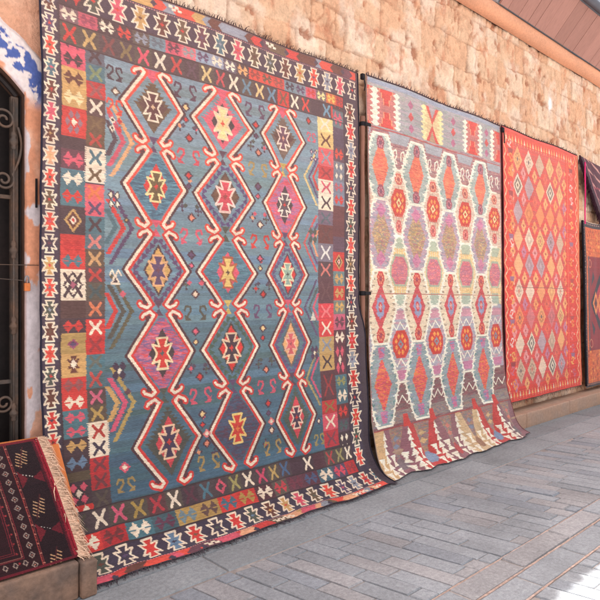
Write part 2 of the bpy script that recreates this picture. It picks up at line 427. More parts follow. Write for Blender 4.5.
    X2=[(118,134,(236,206,140),CREAM),(134,150,(226,190,120),BROWN),(150,168,(222,96,100),GRAY),(168,181,(200,60,60),(150,50,56)),(181,196,CREAM,PINK),(196,212,CREAM,DK),(212,226,(110,96,112),(70,96,104)),(226,244,(104,58,56),(92,60,60)),
        (244,262,(120,116,128),(230,224,214)),(262,278,(74,60,66),(210,120,110)),(278,303,(86,56,64),(100,70,74)),(303,319,(216,60,70),(236,120,120)),(319,336,(222,60,62),CREAM),(336,352,(188,156,100),GRAY),(352,369,(196,158,96),DK),(369,398,(84,48,56),(150,50,52)),
        (398,411,(190,50,50),(140,110,60)),(411,427,(214,84,100),CREAM),(427,443,(180,44,56),(120,60,70)),(443,462,(52,48,56),(62,56,62))]
    H2=[(92,108,DK,[(0,RED)]),(108,126,(84,110,116),[(0,(210,90,110))]),(126,145,(70,62,84),[]),(145,160,(84,66,80),[(0,RDO)]),(160,180,(110,120,130),'wd'),(180,205,(116,130,146),[(0,(190,90,100)),(1,RED)]),(205,236,(96,52,56),[]),(236,252,(86,66,84),[]),
        (252,271,RED,'gd'),(271,286,(96,130,130),[(0,GOLD)]),(286,300,RED,[(0,GOLD)]),(300,314,(110,120,110),[(0,(200,160,90))]),(314,330,(200,90,116),[(0,PLUM)]),(330,345,(84,44,56),[(0,CREAM)]),(345,375,(90,46,60),'px'),(375,388,TEAL,[(0,(150,150,90))]),(388,404,(58,100,112),[(0,CREAM)]),
        (404,419,(90,40,46),[(0,RED)]),(419,432,(80,66,80),[(0,(60,90,90))]),(432,452,DK,'wd'),(452,472,(196,40,46),'px'),(472,485,(176,36,42),[])]
    xcol(2.13, 2.30, X2, rv); boxes(2.30, 2.445, H2, rv)
    # ---- top and bottom strips
    def strip(v0, v1, u0, u1, seq, kind, bw):
        u = u0; i = 0; vm = (v0+v1)/2; h = v1-v0
        while u < u1:
            bg, fg = seq[i % len(seq)]; ue = min(u+bw, u1)
            c.rect(u, v0, ue+.002, v1, bg)
            if fg:
                if kind == 's': spool(c, (u+ue)/2, vm, (ue-u)*.42, h*.42, fg, bg)
                elif fg == 'pd':
                    c.dia((u+ue)/2, vm, (ue-u)*.38, h*.42, PINK); c.dia((u+ue)/2, vm, (ue-u)*.2, h*.22, bg)
                else: exx(c, (u+ue)/2, vm, (ue-u)*.27, h*.34, fg, .018)
            u += bw; i += 1
    B=(66,58,62); B2=(74,70,62)
    # ---- medallion columns
    rows = [.745, 1.245, 1.765, 2.285, 2.84]
    jun = [.508, .990, 1.508, 2.010, 2.555, 3.115]
    cols = [((.459,.903),(.517,1.010)), ((.956,1.478),(1.065,1.548)), ((1.548,1.985),(1.655,2.060))]
    def P(k, t):       # column geometry at v
        f = (t-.745)/2.1; a = cols[k]; return a[0][0]+(a[1][0]-a[0][0])*f, a[0][1]+(a[1][1]-a[0][1])*f
    def jag(cx, cy, a, b, col, n=7):
        for k in range(-n, n+1):
            t = k/n; hw = a*(1-abs(t)); y0 = cy+b*t
            c.poly([(cx-hw-a*.12,y0-b/n*.55),(cx+hw+a*.12,y0-b/n*.55),(cx+hw*.9,y0+b/n*.55),(cx-hw*.9,y0+b/n*.55)], col)
    def tri_ring(cx, cy, a, b, col, bg=None, n=6):
        for sx in (-1,1):
            for sy in (-1,1):
                for k in range(n):
                    t = (k+.5)/n; x = cx+sx*a*(1-t); y = cy+sy*b*t
                    s_ = .023
                    c.poly([(x-s_*sx,y+s_*sy*.2),(x+s_*.9*sx,y+s_*1.1*sy),(x+s_*sx*.9,y-s_*1.0*sy)], col)
    M = [[dict(r='jag',rc=(92,76,54),sf=(84,44,48),sc=(230,190,150),d=None),
          dict(r='fill',fc={'c':[(50,104,124),(64,122,140),(84,140,156),(44,92,112)]},rc=None,dc=(206,50,46),sf=(96,82,48),sl=(236,214,150),sc=RED),
          dict(r='tri',rc=(84,64,100),dc=(206,160,90),dl=(66,44,50),sf=PURP,sl=(226,170,120),sc=PLUM),
          dict(r='fill',fc={'c':[(196,92,116),(150,90,130),(210,76,84),(120,96,140),(200,110,130)]},dc=(52,48,52),sf=RED,sl=(244,214,170),sc=(70,90,90)),
          dict(r='jag2',rc=(66,74,66),dc=(208,64,72),sf=(54,46,74),sl=(238,196,160),sc=RED)],
         [dict(r='jag2',rc=(222,92,110),dc=(54,52,58),sf=(244,214,150),sl=(240,206,170),sc=RDO),
          dict(r='tri',rc=(76,66,110),dc=(104,76,54),dl=(80,62,54),sf=(206,70,84),sl=(246,206,190),sc=(150,60,60)),
          dict(r='fill',fc={'c':[(58,112,128),(70,128,140),(88,134,150),(60,104,120)]},dc=(218,84,106),sf=(226,190,110),sl=(176,90,60),sc=(84,60,46)),
          dict(r='tri',rc=(56,92,78),dc=(212,48,42),dl=(60,60,54),sf=(54,44,56),sl=(230,196,160),sc=RED),
          dict(r='fill',fc={'c':[(70,66,90),(60,84,110),(84,60,80),(56,76,96)]},d=None,sf=(206,56,44),sl=(238,200,120),sc=(230,120,60))],
         [dict(r='jag',rc=(104,88,76),sf=(98,66,84),sl=(244,210,190),sc=(226,160,130),d=None),
          dict(r='fill',fc={'c':[(206,96,122),(190,110,140),(220,84,100),(160,110,150)]},dc=(58,56,62),sf=(80,72,80),sl=(246,220,200),sc=RED),
          dict(r='tri',rc=(86,80,116),dc=(214,56,54),dl=(70,60,80),sf=(150,180,160),sl=(240,222,180),sc=(50,70,70)),
          dict(r='tri',rc=(88,78,118),dc=(232,170,112),dl=(110,96,90),sf=(214,96,100),sl=(236,180,150),sc=(150,70,80)),
          dict(r='jag2',rc=(70,88,78),dc=(212,70,80),sf=(60,48,70),sl=(238,200,176),sc=RED)]]
    for k in range(3):
        for i, vr in enumerate(rows):
            xl, xr = P(k, vr); cx = (xl+xr)/2; a = (xr-xl)/2-.03; v0, v1 = jun[i], jun[i+1]
            b0, b1 = vr-v0, v1-vr; g = .30
            m = M[k][i]
            # hexagon interior
            hx = [(cx-a,vr),(cx-a*g,vr-b0*.86),(cx+a*g,vr-b0*.86),(cx+a,vr),(cx+a*g,vr+b1*.86),(cx-a*g,vr+b1*.86)]
            if m['r'] == 'fill': 
                hx2 = [(cx-a*.93,vr),(cx-a*.1,vr-b0*.80),(cx+a*.1,vr-b0*.80),(cx+a*.93,vr),(cx+a*.1,vr+b1*.80),(cx-a*.1,vr+b1*.80)]
                c.poly(hx2, m['fc'])
            da, db = a*.42, min(b0,b1)*.58
            if m['r'] == 'jag': jag(cx, vr, a*.62, min(b0,b1)*.66, m['rc']); jag(cx, vr, a*.48, min(b0,b1)*.4, (82,56,52), 5)
            if m['r'] == 'jag2': jag(cx, vr, a*.70, min(b0,b1)*.72, m['rc'], 9)
            if m['r'] == 'tri': tri_ring(cx, vr, a*.80, min(b0,b1)*.80, m['rc'])
            if m.get('d', 1) is not None:
                if m['r'] in ('tri',): c.dia(cx, vr, da*1.22, db*1.16, m.get('dl', DK))
                c.dia(cx, vr, da*1.05, db, m['dc'])
            sw = min(a*.36, .085)
            star(c, cx, vr, sw, sw*1.35, m['sf'], m.get('sl', CREAM), m['sc'], k=.66)
            # neck ornament
            yj = v1
            if i < 4:
                nc = [PURP, PINK, (84,60,80), GREEN, (200,170,90)][(i+k*2) % 5]
                c.poly([(cx-.035,yj-.055),(cx+.035,yj-.055),(cx,yj-.005)], nc); c.poly([(cx-.035,yj+.045),(cx+.035,yj+.045),(cx,yj-.005)], nc)
            if i == 0: c.poly([(cx-.07,v0+.01),(cx+.07,v0+.01),(cx,v0+.09)], PINK)
            c.t = 0
    for ps in (0, 1):
      for k in range(3):
        for i, vr in enumerate(rows):
            xl, xr = P(k, vr); cx = (xl+xr)/2; a = (xr-xl)/2-.03; b0, b1 = vr-jun[i], jun[i+1]-vr
            for sg in (-1, 1):
                tx = cx+sg*(a+.03)
                def br(off):
                    o = off*sg
                    return [(cx+sg*a*.64, vr-b0*.835),(cx+sg*a*.60, vr-b0*.885),(cx+sg*a*.39, vr-b0*.955),(cx+sg*a*.27+o, vr-b0*.875),(tx-sg*.014+o, vr),
                            (cx+sg*a*.27+o, vr+b1*.875),(cx+sg*a*.39, vr+b1*.955),(cx+sg*a*.60, vr+b1*.885),(cx+sg*a*.64, vr+b1*.835)]
                shaft = br(0); RR = RDO if vr < 1.5 else RED
                if ps == 0:
                    c.stroke(br(.019)[3:6], .020, (66,38,46))
                    c.stroke(shaft[0:4], .046, RR); c.stroke(shaft[5:9], .046, RR)
                    c.stroke(br(-.018)[3:6], .024, RR)
                    for b_, s2 in ((b0,-1),(b1,1)):
                        c.poly([(cx+sg*a*.40, vr+s2*b_*.90),(cx+sg*a*.56, vr+s2*b_*.83),(cx+sg*a*.50, vr+s2*b_*.66),(cx+sg*a*.44, vr+s2*b_*.70)], (82,46,54))
                else:
                    c.stroke(shaft[3:6], .019, CREAM); c.stroke(shaft[0:4], .018, CREAM); c.stroke(shaft[5:9], .018, CREAM)
    # extra filler motifs in the open blue
    rng = np.random.default_rng(23)
    for k in range(2):
        for i in range(5):
            for q in range(3):
                vv = jun[i]+.13+rng.uniform(0, .06) if q == 0 else jun[i+1]-.15+rng.uniform(-.02,.02)
                ua = (P(k, vv)[1]+P(k+1, vv)[0])/2+(0 if q == 0 else (q*2-3)*.062)
                for dx, dy in ((-.022,0),(.022,0),(0,-.026),(0,.026)):
                    if q: c.dia(ua+dx, vv+dy, .010, .012, (60,52,70))
                c.dia(ua, vv, .017, .018, [(214,84,100),(66,62,84),(70,82,72),(226,150,110),RED][rng.integers(5)])
    strip(.292,.382,.104,2.445,[((120,90,96),CREAM),((196,84,100),(150,60,84)),(DK,CREAM),(DK,(210,60,50)),((84,78,70),GRAY),((110,140,150),(90,110,120)),(PINK,PLUM),((226,110,120),(150,150,150)),((140,160,176),PURP),((150,160,176),CREAM),((90,84,100),(238,226,200)),(B,(238,170,110)),(RDO,(150,60,50)),((222,70,56),OLIVE),((210,70,60),(150,70,60)),((110,140,150),NAVY),((120,140,150),PURP),((206,90,110),RED),((110,96,100),(238,220,150)),((216,110,60),(240,190,90)),(RED,(150,50,50))],'s',.1125)
    strip(.382,.505,.104,2.30,[(B2,RED),(B2,(196,160,100)),(B,(120,60,60)),(B,(130,110,70)),(B2,(226,80,100)),(B,CREAM),(B,(200,60,56)),(DK,(80,60,74)),(B2,(220,190,130)),(B,(200,70,76)),(B,CREAM),(B2,(90,130,146)),(B,(226,190,130)),(B,(100,140,160)),(RED,(120,80,60)),(B,CREAM),(B,(220,60,50)),((60,50,60),None),(B,(100,150,170))],'x',.1155)
    strip(3.13,3.25,.104,2.445,[(B,(70,70,60)),(B,CREAM),(B2,(214,90,116)),(B2,(170,140,70)),((84,50,54),(180,50,60)),(B2,CREAM),(DK,(80,40,56)),(B,(60,110,124)),(B,'pd'),(B2,(160,150,90)),(B,CREAM),(B,(200,70,100)),(B2,(180,150,90)),(B,(60,96,130)),((60,44,56),None),(DK,CREAM),((70,42,52),None),(B2,(170,60,60)),(B2,(150,140,90)),(B,CREAM)],'x',.118)
    strip(3.25,3.36,.104,2.445,[(RED,(240,222,196)),((176,36,42),(110,40,44)),(TEAL,CREAM),((52,88,96),(90,48,70)),((176,142,78),(110,134,140)),((170,136,76),(90,66,60)),(RED,(60,104,120)),((196,50,44),(176,140,70)),((74,40,50),CREAM),((84,80,70),(196,60,70)),((90,50,64),(110,50,66)),((84,44,60),(64,84,116)),((56,96,110),CREAM),((76,66,90),(214,70,90)),((190,40,44),(150,44,50))],'s',.158)
    for vv in (.292,.382,.505,3.13,3.25,3.36): c.stroke([(.104,vv),(2.445,vv)], .009, (44,36,44))
    for uu in (.102,2.447): c.stroke([(uu,.29),(uu,3.36)], .011, (40,36,48))
    # ---- small motifs between columns, around the hook junctions
    small = [(44,40,56),RED,(206,96,110),PURP,(90,84,60),(200,150,84)]
    rng = np.random.default_rng(3)
    for k in range(2):
        for i, vj in enumerate(jun):
            ua = (P(k, vj)[1]+P(k+1, vj)[0])/2
            top = i == 0; bot = i == 5
            col = [(70,50,72),RED,(206,70,84),(84,64,90),PINK,(168,142,84)][(i*2+k*3) % 6] if not bot else (160,134,80)
            if i == 3: col = (74,78,66) if k == 0 else (96,70,104)
            if i == 4: col = (206,80,100)
            vc = vj+.03 if not (top or bot) else (vj+.09 if top else vj-.09)
            ess(c, ua-.055, vc, .036, .050, col, -1); ess(c, ua+.055, vc, .036, .050, col, 1)
            ds = [.12, .19] if not bot else []
            if top: ds = [.10, .18]
            for q, d in enumerate(ds):
                cc = [(236,200,140),RED,PURP,(214,90,110)][(i+q+k) % 4]
                c.dia(ua, vc+d, .036-.008*q, .034-.008*q, (62,46,64)); c.dia(ua, vc+d, .020-.004*q, .019-.004*q, cc)
            if not top:
                c.dia(ua, vc-.125, .036, .034, (70,44,54)); c.dia(ua, vc-.125, .021, .020, [(240,210,180),RED,(230,140,110)][(i+k) % 3])
                if not bot:
                    for sg in (-1,1): c.dia(ua+sg*.045, vc-.20, .019, .018, [(214,84,100),(70,66,84),(64,80,74)][(i+k) % 3])
                else: c.dia(ua, vc-.19, .034, .030, (226,120,116)); c.dia(ua, vc-.19, .018, .016, CREAM)
    # ---- side strips: serrated chevrons and little birds
    def chev(x0, x1, va, vb, col, sg=1, w=.030, teeth=True):
        vm = (va+vb)/2; n = 9
        for k in range(n):
            for half in (0,1):
                t0, t1 = k/n, (k+1)/n
                ya = va+(vm-va)*t0 if half == 0 else vb-(vb-vm)*t0
                yb = va+(vm-va)*t1 if half == 0 else vb-(vb-vm)*t1
                xa = x0+(x1-x0)*t0; xb = x0+(x1-x0)*t1
                c.poly([(xa-w/2,ya),(xa+w/2,ya),(xb+w/2+ .010*sg,yb),(xb-w/2,yb)], col)
                if teeth: c.poly([(xa,ya),(xa+sg*w*1.1,(ya+yb)/2),(xa,yb)], col)
    sideL = [(.92,1.40,(226,166,116),(206,80,100)),(1.36,1.90,(80,62,96),(206,56,54)),(1.86,2.42,(86,86,62),(70,74,64)),(2.38,2.86,(178,150,84),(214,84,112))]
    for q, (va, vb, c1, c2) in enumerate(sideL):
        j = jun[q+1]
        chev(.400, .535, j-.21, j+.23, c1, 1, .022); chev(.385, .480, j-.15, j+.17, c2, 1, .026); chev(.372, .430, j-.10, j+.11, [(70,62,74),(62,108,116),RED,GOLD][q], 1, .026)
    for q, (c1, c2, c3) in enumerate([((226,196,130),(84,70,110),RED),((206,84,84),(96,74,110),(226,150,110)),((84,70,104),(70,96,96),PINK),((170,150,96),(206,80,110),(60,100,110))]):
        j = jun[q+1]
        chev(2.115, 1.985, j-.21, j+.23, c1, -1, .022); chev(2.125, 2.035, j-.15, j+.17, c2, -1, .024); chev(2.13, 2.08, j-.10, j+.11, c3, -1, .024)
    # birds and boxes
    ess(c, .40, .60, .03, .042, (44,40,56), -1); ess(c, .455, .60, .03, .042, (44,40,56), 1)
    c.dia(.43,.705,.034,.032,(80,66,60)); c.dia(.43,.705,.018,.017,CREAM)
    ess(c, .395, .80, .030, .045, RDO, -1); ess(c, .45, .80, .030, .045, RDO, 1)
    for yy in (.88,.93): c.dia(.41,yy,.020,.024,CREAM); c.dia(.41,yy,.010,.012,DK); c.dia(.455,yy,.018,.022,RED)
    for sx in (-1,1):
        for sy in (-1,1): c.dia(.425+sx*.020,1.355+sy*.026,.020,.030,(48,40,50)); c.dia(.425+sx*.020,1.355+sy*.026,.012,.020,CREAM)
    c.dia(.425,1.355,.012,.014,RED)
    c.stroke([(.395,1.80),(.41,1.77),(.43,1.81),(.45,1.77),(.47,1.80)], .010, CREAM); c.poly([(.43,1.79),(.465,1.86),(.395,1.86)], CREAM); c.poly([(.43,1.815),(.447,1.848),(.413,1.848)], DK)
    c.dia(.478,1.915,.024,.022,(206,90,104)); c.dia(.50,1.47,.02,.02,(60,60,56)); c.dia(.50,1.47,.009,.009,GOLD)
    for sx in (-1,1):
        for sy in (-1,1): c.dia(.45+sx*.022,2.37+sy*.028,.023,.032,(50,42,66))
    c.dia(.45,2.37,.014,.022,CREAM); c.dia(.50,2.50,.024,.022,(92,60,70))
    c.dia(.46,2.94,.036,.034,PINK); c.dia(.46,2.94,.018,.017,CREAM)
    ess(c, .43, 3.045, .03, .042, (160,134,80), -1); ess(c, .49, 3.045, .03, .042, (160,134,80), 1)
    for yy in (.80,.855): 
        for xx in (2.055,2.095): c.dia(xx,yy,.019,.024,(74,56,92)); c.dia(xx,yy,.009,.012,(216,190,190))
    c.dia(2.03,.565,.032,.034,(84,60,56)); c.dia(2.03,.565,.017,.018,RED); ess(c,2.03,.69,.026,.036,PINK,-1); ess(c,2.08,.69,.026,.036,PINK,1)
    for sx in (-1,1):
        for sy in (-1,1): c.dia(2.075+sx*.022,1.455+sy*.030,.022,.034,(66,84,76))
    c.dia(2.075,1.455,.014,.02,(200,100,110)); c.poly([(2.07,2.05),(2.10,2.12),(2.04,2.12)], (220,214,196))
    for sx in (-1,1):
        for sy in (-1,1): c.dia(2.08+sx*.02,2.37+sy*.028,.021,.032,(70,54,84))
    c.dia(2.08,2.37,.012,.018,CREAM); c.dia(2.085,2.90,.028,.028,(66,48,70)); c.dia(2.085,2.90,.015,.015,CREAM)
    ess(c, 2.05, 3.04, .03, .042, (150,134,84), -1); ess(c, 2.11, 3.04, .03, .042, (150,134,84), 1)
    # selvage margins
    c.rect(2.60, 0, W, H, (46,42,56))
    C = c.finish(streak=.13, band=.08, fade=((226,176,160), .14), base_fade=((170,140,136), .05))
    return c, C

# ------------------------------------------------------------------ rug 2 : pale many-coloured kilim
def paint_pale():
    W, H = 2.30, 3.62
    c = Canvas(W, H, .0048, (206,176,160), seed=21, jit=.003, q=.010)
    cu = [.170,.705,1.262,1.862]; pitch = .56
    hu = [.80, .27, 1.08, .98]
    vb = [.505, 1.075, 1.700, 2.350, 3.060]
    CR = (246,234,212)
    def drift(u, v): return 0
    # base offset-column grounds by vertical band (centres at junctions)
    mids = [(vb[i]+vb[i+1])/2 for i in range(4)]
    edges = [.44]+mids+[3.14]
    centres = [cu[0]-.28]+[(cu[i]+cu[i+1])/2 for i in range(3)]+[cu[3]+.29]
    grounds = [{'c':[(150,92,104),(170,110,116),(186,140,130),(150,120,124)],'cell':(.05,.02)},
               {'c':[(214,186,160),(226,200,170),(206,170,150),(220,190,176)],'cell':(.03,.014)},
               {'c':[(232,204,150),(238,214,164),(224,196,160)],'cell':(.03,.014)},
               {'c':[(158,160,172),(172,162,174),(166,166,168),(196,150,160)],'cell':(.05,.016)},
               {'c':[(120,66,76),(140,84,90),(130,104,100),(116,84,90)],'cell':(.05,.018)}]
    for i in range(5): c.rect(0, edges[i], W, edges[i+1], grounds[i])
    # offset column contents
    def squig(x, y, w, col=CR, n=4, h=.035, t=.013):
        pts = [(x-w+2*w*k/n, y+(h if k % 2 else -h)) for k in range(n+1)]
        c.stroke(pts, t, col)
    def flower(x, y, a, b, c1, c2, c3):
        hexa = [(-1,-.35),(-.55,-1),(.55,-1),(1,-.35),(1,.35),(.55,1),(-.55,1),(-1,.35)]
        c.poly(c.loc(hexa, x, y, a, b), c1)
        for q in range(8):
            an = q*PI/4+.4; c.dia(x+math.cos(an)*a*.6, y+math.sin(an)*b*.62, a*.19, b*.2, c2)
        c.dia(x, y, a*.34, b*.36, c3); c.dia(x, y, a*.15, b*.15, c1)
    for j, x in enumerate(centres):
        # top: plum with squiggle motifs
        for dx in (-.06,.06):
            c.stroke([(x+dx-.028,.70),(x+dx-.026,.63),(x+dx+.012,.61),(x+dx+.028,.66),(x+dx,.70),(x+dx+.03,.735)], .013, CR)
        c.poly([(x-.16,.46),(x+.16,.46),(x+.12,.56),(x-.12,.56)], (160,164,170))
        # A/B junction: red-orange flower
        flower(x, .87, .055, .05, (206,84,76), (236,190,150), (110,60,70))
        for k in range(-3,4): c.stroke([(x+k*.035,.935+abs(k)*.02),(x+k*.035,1.0+abs(k)*.015)], .010, (176,150,130))
        flower(x, 1.085, .115, .125, (202,48,38), (240,150,70), (236,214,150))
        flower(x, 1.30, .045, .055, (204,70,74), (230,170,150), (120,60,70))
        for k in range(-2,3): c.stroke([(x+k*.04,1.20),(x+k*.04,1.26)], .009, (190,140,120))
        # B/C: cream area with pink medallion and pale sage triangles
        c.poly([(x-.11,1.40),(x+.11,1.40),(x+.06,1.50),(x-.06,1.50)], (176,186,160)); c.poly([(x-.10,2.02),(x+.10,2.02),(x+.07,1.90),(x-.07,1.90)], (170,184,164))
        for k in range(-3,4): c.stroke([(x+k*.035,1.50),(x+k*.038,1.565)], .012, (238,190,110)); c.stroke([(x+k*.035,1.90),(x+k*.038,1.84)], .012, (238,190,110))
        hexa = [(-1,-.35),(-.55,-1),(.55,-1),(1,-.35),(1,.35),(.55,1),(-.55,1),(-1,.35)]
        c.poly(c.loc(hexa, x, 1.70, .135, .145), (168,176,150))
        c.poly(c.loc(hexa, x, 1.70, .115, .125), {'c':[(206,100,116),(196,112,130),(222,130,124),(180,110,130)],'cell':(.018,.012)})
        # C/D: lavender with white squiggles and orange flower
        c.poly([(x-.10,2.06),(x+.10,2.06),(x+.13,2.14),(x-.13,2.14)], (200,144,158))
        squig(x, 2.20, .12); squig(x, 2.53, .12)
        flower(x, 2.365, .115, .125, (200,44,34), (240,150,64), (120,140,150))
        c.poly([(x-.12,2.60),(x+.12,2.60),(x+.08,2.68),(x-.08,2.68)], (190,120,150))
        # below D: plum with squiggles
        squig(x, 2.86, .13); c.poly([(x-.17,2.95),(x+.17,2.95),(x+.20,3.06),(x-.20,3.06)], {'c':[(140,130,120),(120,110,116),(150,120,110)],'cell':(.04,.016)})
    # main hexagons
    teal = (120,156,156)
    A = [dict(f={'c':[(164,176,168),(176,186,178),(156,168,164)]},i={'c':[(234,112,80),(240,130,92),(222,90,76)]},ring=(120,160,150)),
         dict(f={'c':[(168,158,170),(186,160,172),(156,152,166),(200,150,160)],'cell':(.03,.014)},i={'c':[(170,136,110),(190,156,104),(146,140,126),(206,170,120),(176,116,116)],'cell':(.018,.012)},ring=(150,148,162)),
         dict(f={'c':[(200,60,72),(206,80,90),(190,50,60)]},i={'c':[(150,140,170),(130,140,170),(170,120,150)]},ring=(206,150,130)),
         dict(f={'c':[(126,150,154),(142,154,166),(136,160,154),(160,160,160)]},i={'c':[(216,80,70),(226,130,70),(206,70,96),(230,100,80)],'cell':(.025,.014)},ring=(84,130,132))]
    for i in range(4):
        v0, v1 = vb[i], vb[i+1]; vm = (v0+v1)/2; b = (v1-v0)/2
        for j, x in enumerate(cu):
            pt = .095; pm = .215
            m = A[i]
            if i == 2:     # narrow waisted: small ovals above and below a diamond
                c.poly([(x-pt,v0),(x+pt,v0),(x+pm,vm),(x+pt,v1),(x-pt,v1),(x-pm,vm)], (226,206,176))
                for k in range(12):
                    y = v0+(v1-v0)*(k+.5)/12
                    for sg in (-1,1):
                        hw = pt+(pm-pt)*(1-abs(y-vm)/b); c.poly([(x+sg*(hw-.06),y),(x+sg*(hw-.015),y-.012),(x+sg*(hw-.015),y+.012)], (150,130,110))
                c.poly([(x,v0+.11),(x+.12,vm),(x,v1-.11),(x-.12,vm)], m['f']); c.dia(x, vm, .125, .19, m['f'])
                for q in range(8): c.dia(x+math.cos(q*PI/4)*.042, vm+math.sin(q*PI/4)*.075, .024, .036, (140,150,182))
                c.dia(x,vm,.02,.03,(220,160,150))
                for y in (v0+.075, v1-.075): flower(x, y, .052, .062, (200,54,60), (226,150,110), (120,70,90))
                c.stroke([(x,v0+.13),(x,v1-.13)], .02, (190,60,70)) if 0 else None
            else:
                c.poly([(x-pt,v0),(x+pt,v0),(x+pm,vm),(x+pt,v1),(x-pt,v1),(x-pm,vm)], m['f'])
                n = 13
                for k in range(n):   # jagged comb ring
                    y = v0+(v1-v0)*(k+.5)/n; hw = pt+(pm-pt)*(1-abs(y-vm)/b)
                    for sg in (-1,1): c.poly([(x+sg*(hw+.002),y-.018),(x+sg*(hw+.002),y+.018),(x+sg*(hw-.052),y)], m['ring'] if k % 2 else CR)
                ia, ib = (.115,.205) if i != 1 else (.135,.23)
                nn = 8
                for k in range(-nn, nn+1):
                    t = k/nn; hw = ia*(1-abs(t)*.85); c.rect(x-hw, vm+ib*t-ib/nn*.55, x+hw, vm+ib*t+ib/nn*.55, m['i'])
                if i == 0:
                    for y in (v0+.075, v1-.065): flower(x, y, .050, .055, (150,64,84), (206,140,150), (90,70,100))
                if i == 1:
                    for y in (v0+.10, v1-.10): c.dia(x, y, .07, .07, {'c':[(206,130,156),(190,110,150)]})
                if i == 3:
                    for y in (v0+.08, v1-.08): c.poly(c.loc([(-1,-1),(1,-1),(.6,1),(-.6,1)] , x, y, .05, .05), {'c':[(200,96,130),(130,130,170),(190,120,150)],'cell':(.02,.014)})
    # white network
    for i in range(4):
        v0, v1 = vb[i], vb[i+1]; vm = (v0+v1)/2
        for j, x in enumerate(cu):
            pt, pm = .098, .222
            for sg in (-1,1):
                c.stroke([(x+sg*pt,v0),(x+sg*pm,vm),(x+sg*pt,v1)], .021, CR)
                for k in range(16):
                    t = (k+.5)/16; y = v0+(v1-v0)*t; hw = pt+(pm-pt)*(1-abs(y-vm)/((v1-v0)/2))
                    c.poly([(x+sg*(hw+.036),y),(x+sg*hw,y-.011),(x+sg*hw,y+.011)], CR); c.poly([(x+sg*(hw-.036),y+.02),(x+sg*hw,y+.009),(x+sg*hw,y+.031)], CR)
                c.stroke([(x+sg*pm,vm),(x+sg*(pitch-pm),vm)], .022, CR)
            c.stroke([(x-pt,v0),(x+pt,v0)], .022, CR)
            if i == 3: c.stroke([(x-pt,v1),(x+pt,v1)], .018, CR)
    # top panel
    c.rect(0, 0, W, .45, {'c':[(150,152,156),(166,160,160),(150,158,150),(176,160,166)],'cell':(.06,.016)})
    c.rect(0, .03, W, .075, (150,160,178))
    def comb(x, va, vb_, col, w=.028, t=.05, n=7):
        for k in range(n):
            y0 = va+(vb_-va)*k/n; y1 = va+(vb_-va)*(k+1)/n; ww = t*(.5+.5*math.sin(PI*(k+.5)/n))
            c.rect(x-w/2, y0, x+w/2, y1+.002, col)
            c.poly([(x-w/2,y0+(y1-y0)*.15),(x-w/2-ww,(y0+y1)/2),(x-w/2,y1)], col); c.poly([(x+w/2,y0+(y1-y0)*.15),(x+w/2+ww,(y0+y1)/2),(x+w/2,y1)], col)
    motifs = [(.27,'r'),(.98,'y'),(1.72,'r'),(2.27,'r'),(-.05,'r')]
    for x, kk in motifs:
        if kk == 'r':
            c.rect(x-.13, .10, x+.13, .44, (196,110,106))
            for a_, b_ in ((.105,.235),(.44,.30)):
                sgn = 1 if b_ > a_ else -1
                for k in range(5):
                    y = a_+(b_-a_)*k/5; y2 = a_+(b_-a_)*(k+1)/5; hw = .085-.013*k - (k % 2)*.012
                    c.rect(x-hw-.014, min(y,y2), x+hw+.014, max(y,y2)+.001, (240,150,110)); c.rect(x-hw, min(y,y2), x+hw, max(y,y2)+.001, (212,48,44))
            comb(x-.15, .10, .44, CR); comb(x+.15, .10, .44, CR)
        else:
            c.rect(x-.13, .10, x+.13, .44, (220,190,140)); c.poly([(x-.11,.10),(x+.11,.10),(x,.27)], (206,70,60)); c.poly([(x-.11,.44),(x+.11,.44),(x,.27)], (206,60,56))
            c.poly([(x-.06,.10),(x+.06,.10),(x,.21)], (170,160,164)); c.poly([(x-.06,.44),(x+.06,.44),(x,.33)], (176,140,110))
            comb(x-.14, .10, .44, (240,220,160)); comb(x+.14, .10, .44, (240,220,160))
    for x in (.63, 1.35, 2.0):
        for y in (.16,.27,.38): c.dia(x, y, .045, .045, (176,96,130) if y != .27 else (206,66,70))
    c.stroke([(0,.455),(W,.475)], .010, (178,60,60))
    # bottom panel
    V = 3.085
    c.rect(0, V, W, H, {'c':[(128,84,96),(140,90,104),(150,110,110),(120,96,90)],'cell':(.05,.018)})
    c.stroke([(0,V),(W,V)], .012, (150,54,56))
    xs = [.10,.50,.98,1.46,1.98]
    grd = [(206,168,120),(138,88,100),(190,54,54),(140,92,100),(204,174,134),(190,58,56),(134,92,100)]
    b = [0,.14,.46,.84,1.22,1.60,1.98,W]
    for k in range(len(b)-1): 
        c.rect(b[k], V+.008, b[k+1], H, grd[k])
        xm = (b[k]+b[k+1])/2; ww = (b[k+1]-b[k])*.3
        if k:
            c.poly([(xm-ww,V+.01),(xm+ww,V+.01),(xm+ww*.2,V+.28),(xm-ww*.2,V+.28)], {'c':[(140,120,110),(170,130,100),(130,120,120),(160,110,110)],'cell':(.03,.014)})
            c.poly(c.loc([(-1,-.4),(-.4,-1),(.4,-1),(1,-.4),(1,.4),(.4,1),(-.4,1),(-1,.4)], xm, V+.34, .07, .06), [(120,104,110),(130,150,176),(176,50,56),(150,110,84),(120,140,170),(110,100,104),(150,110,84)][k-1])
            for yy in (V+.10, V+.17): c.dia(xm, yy, ww*.45, .026, [(206,120,104),(120,130,150),(206,170,120)][k % 3])
            c.poly([(xm-ww*.5,V+.44),(xm+ww*.5,V+.44),(xm+ww*1.2,H),(xm-ww*1.2,H)], {'c':[(150,130,120),(130,110,110),(160,130,130)],'cell':(.03,.014)})
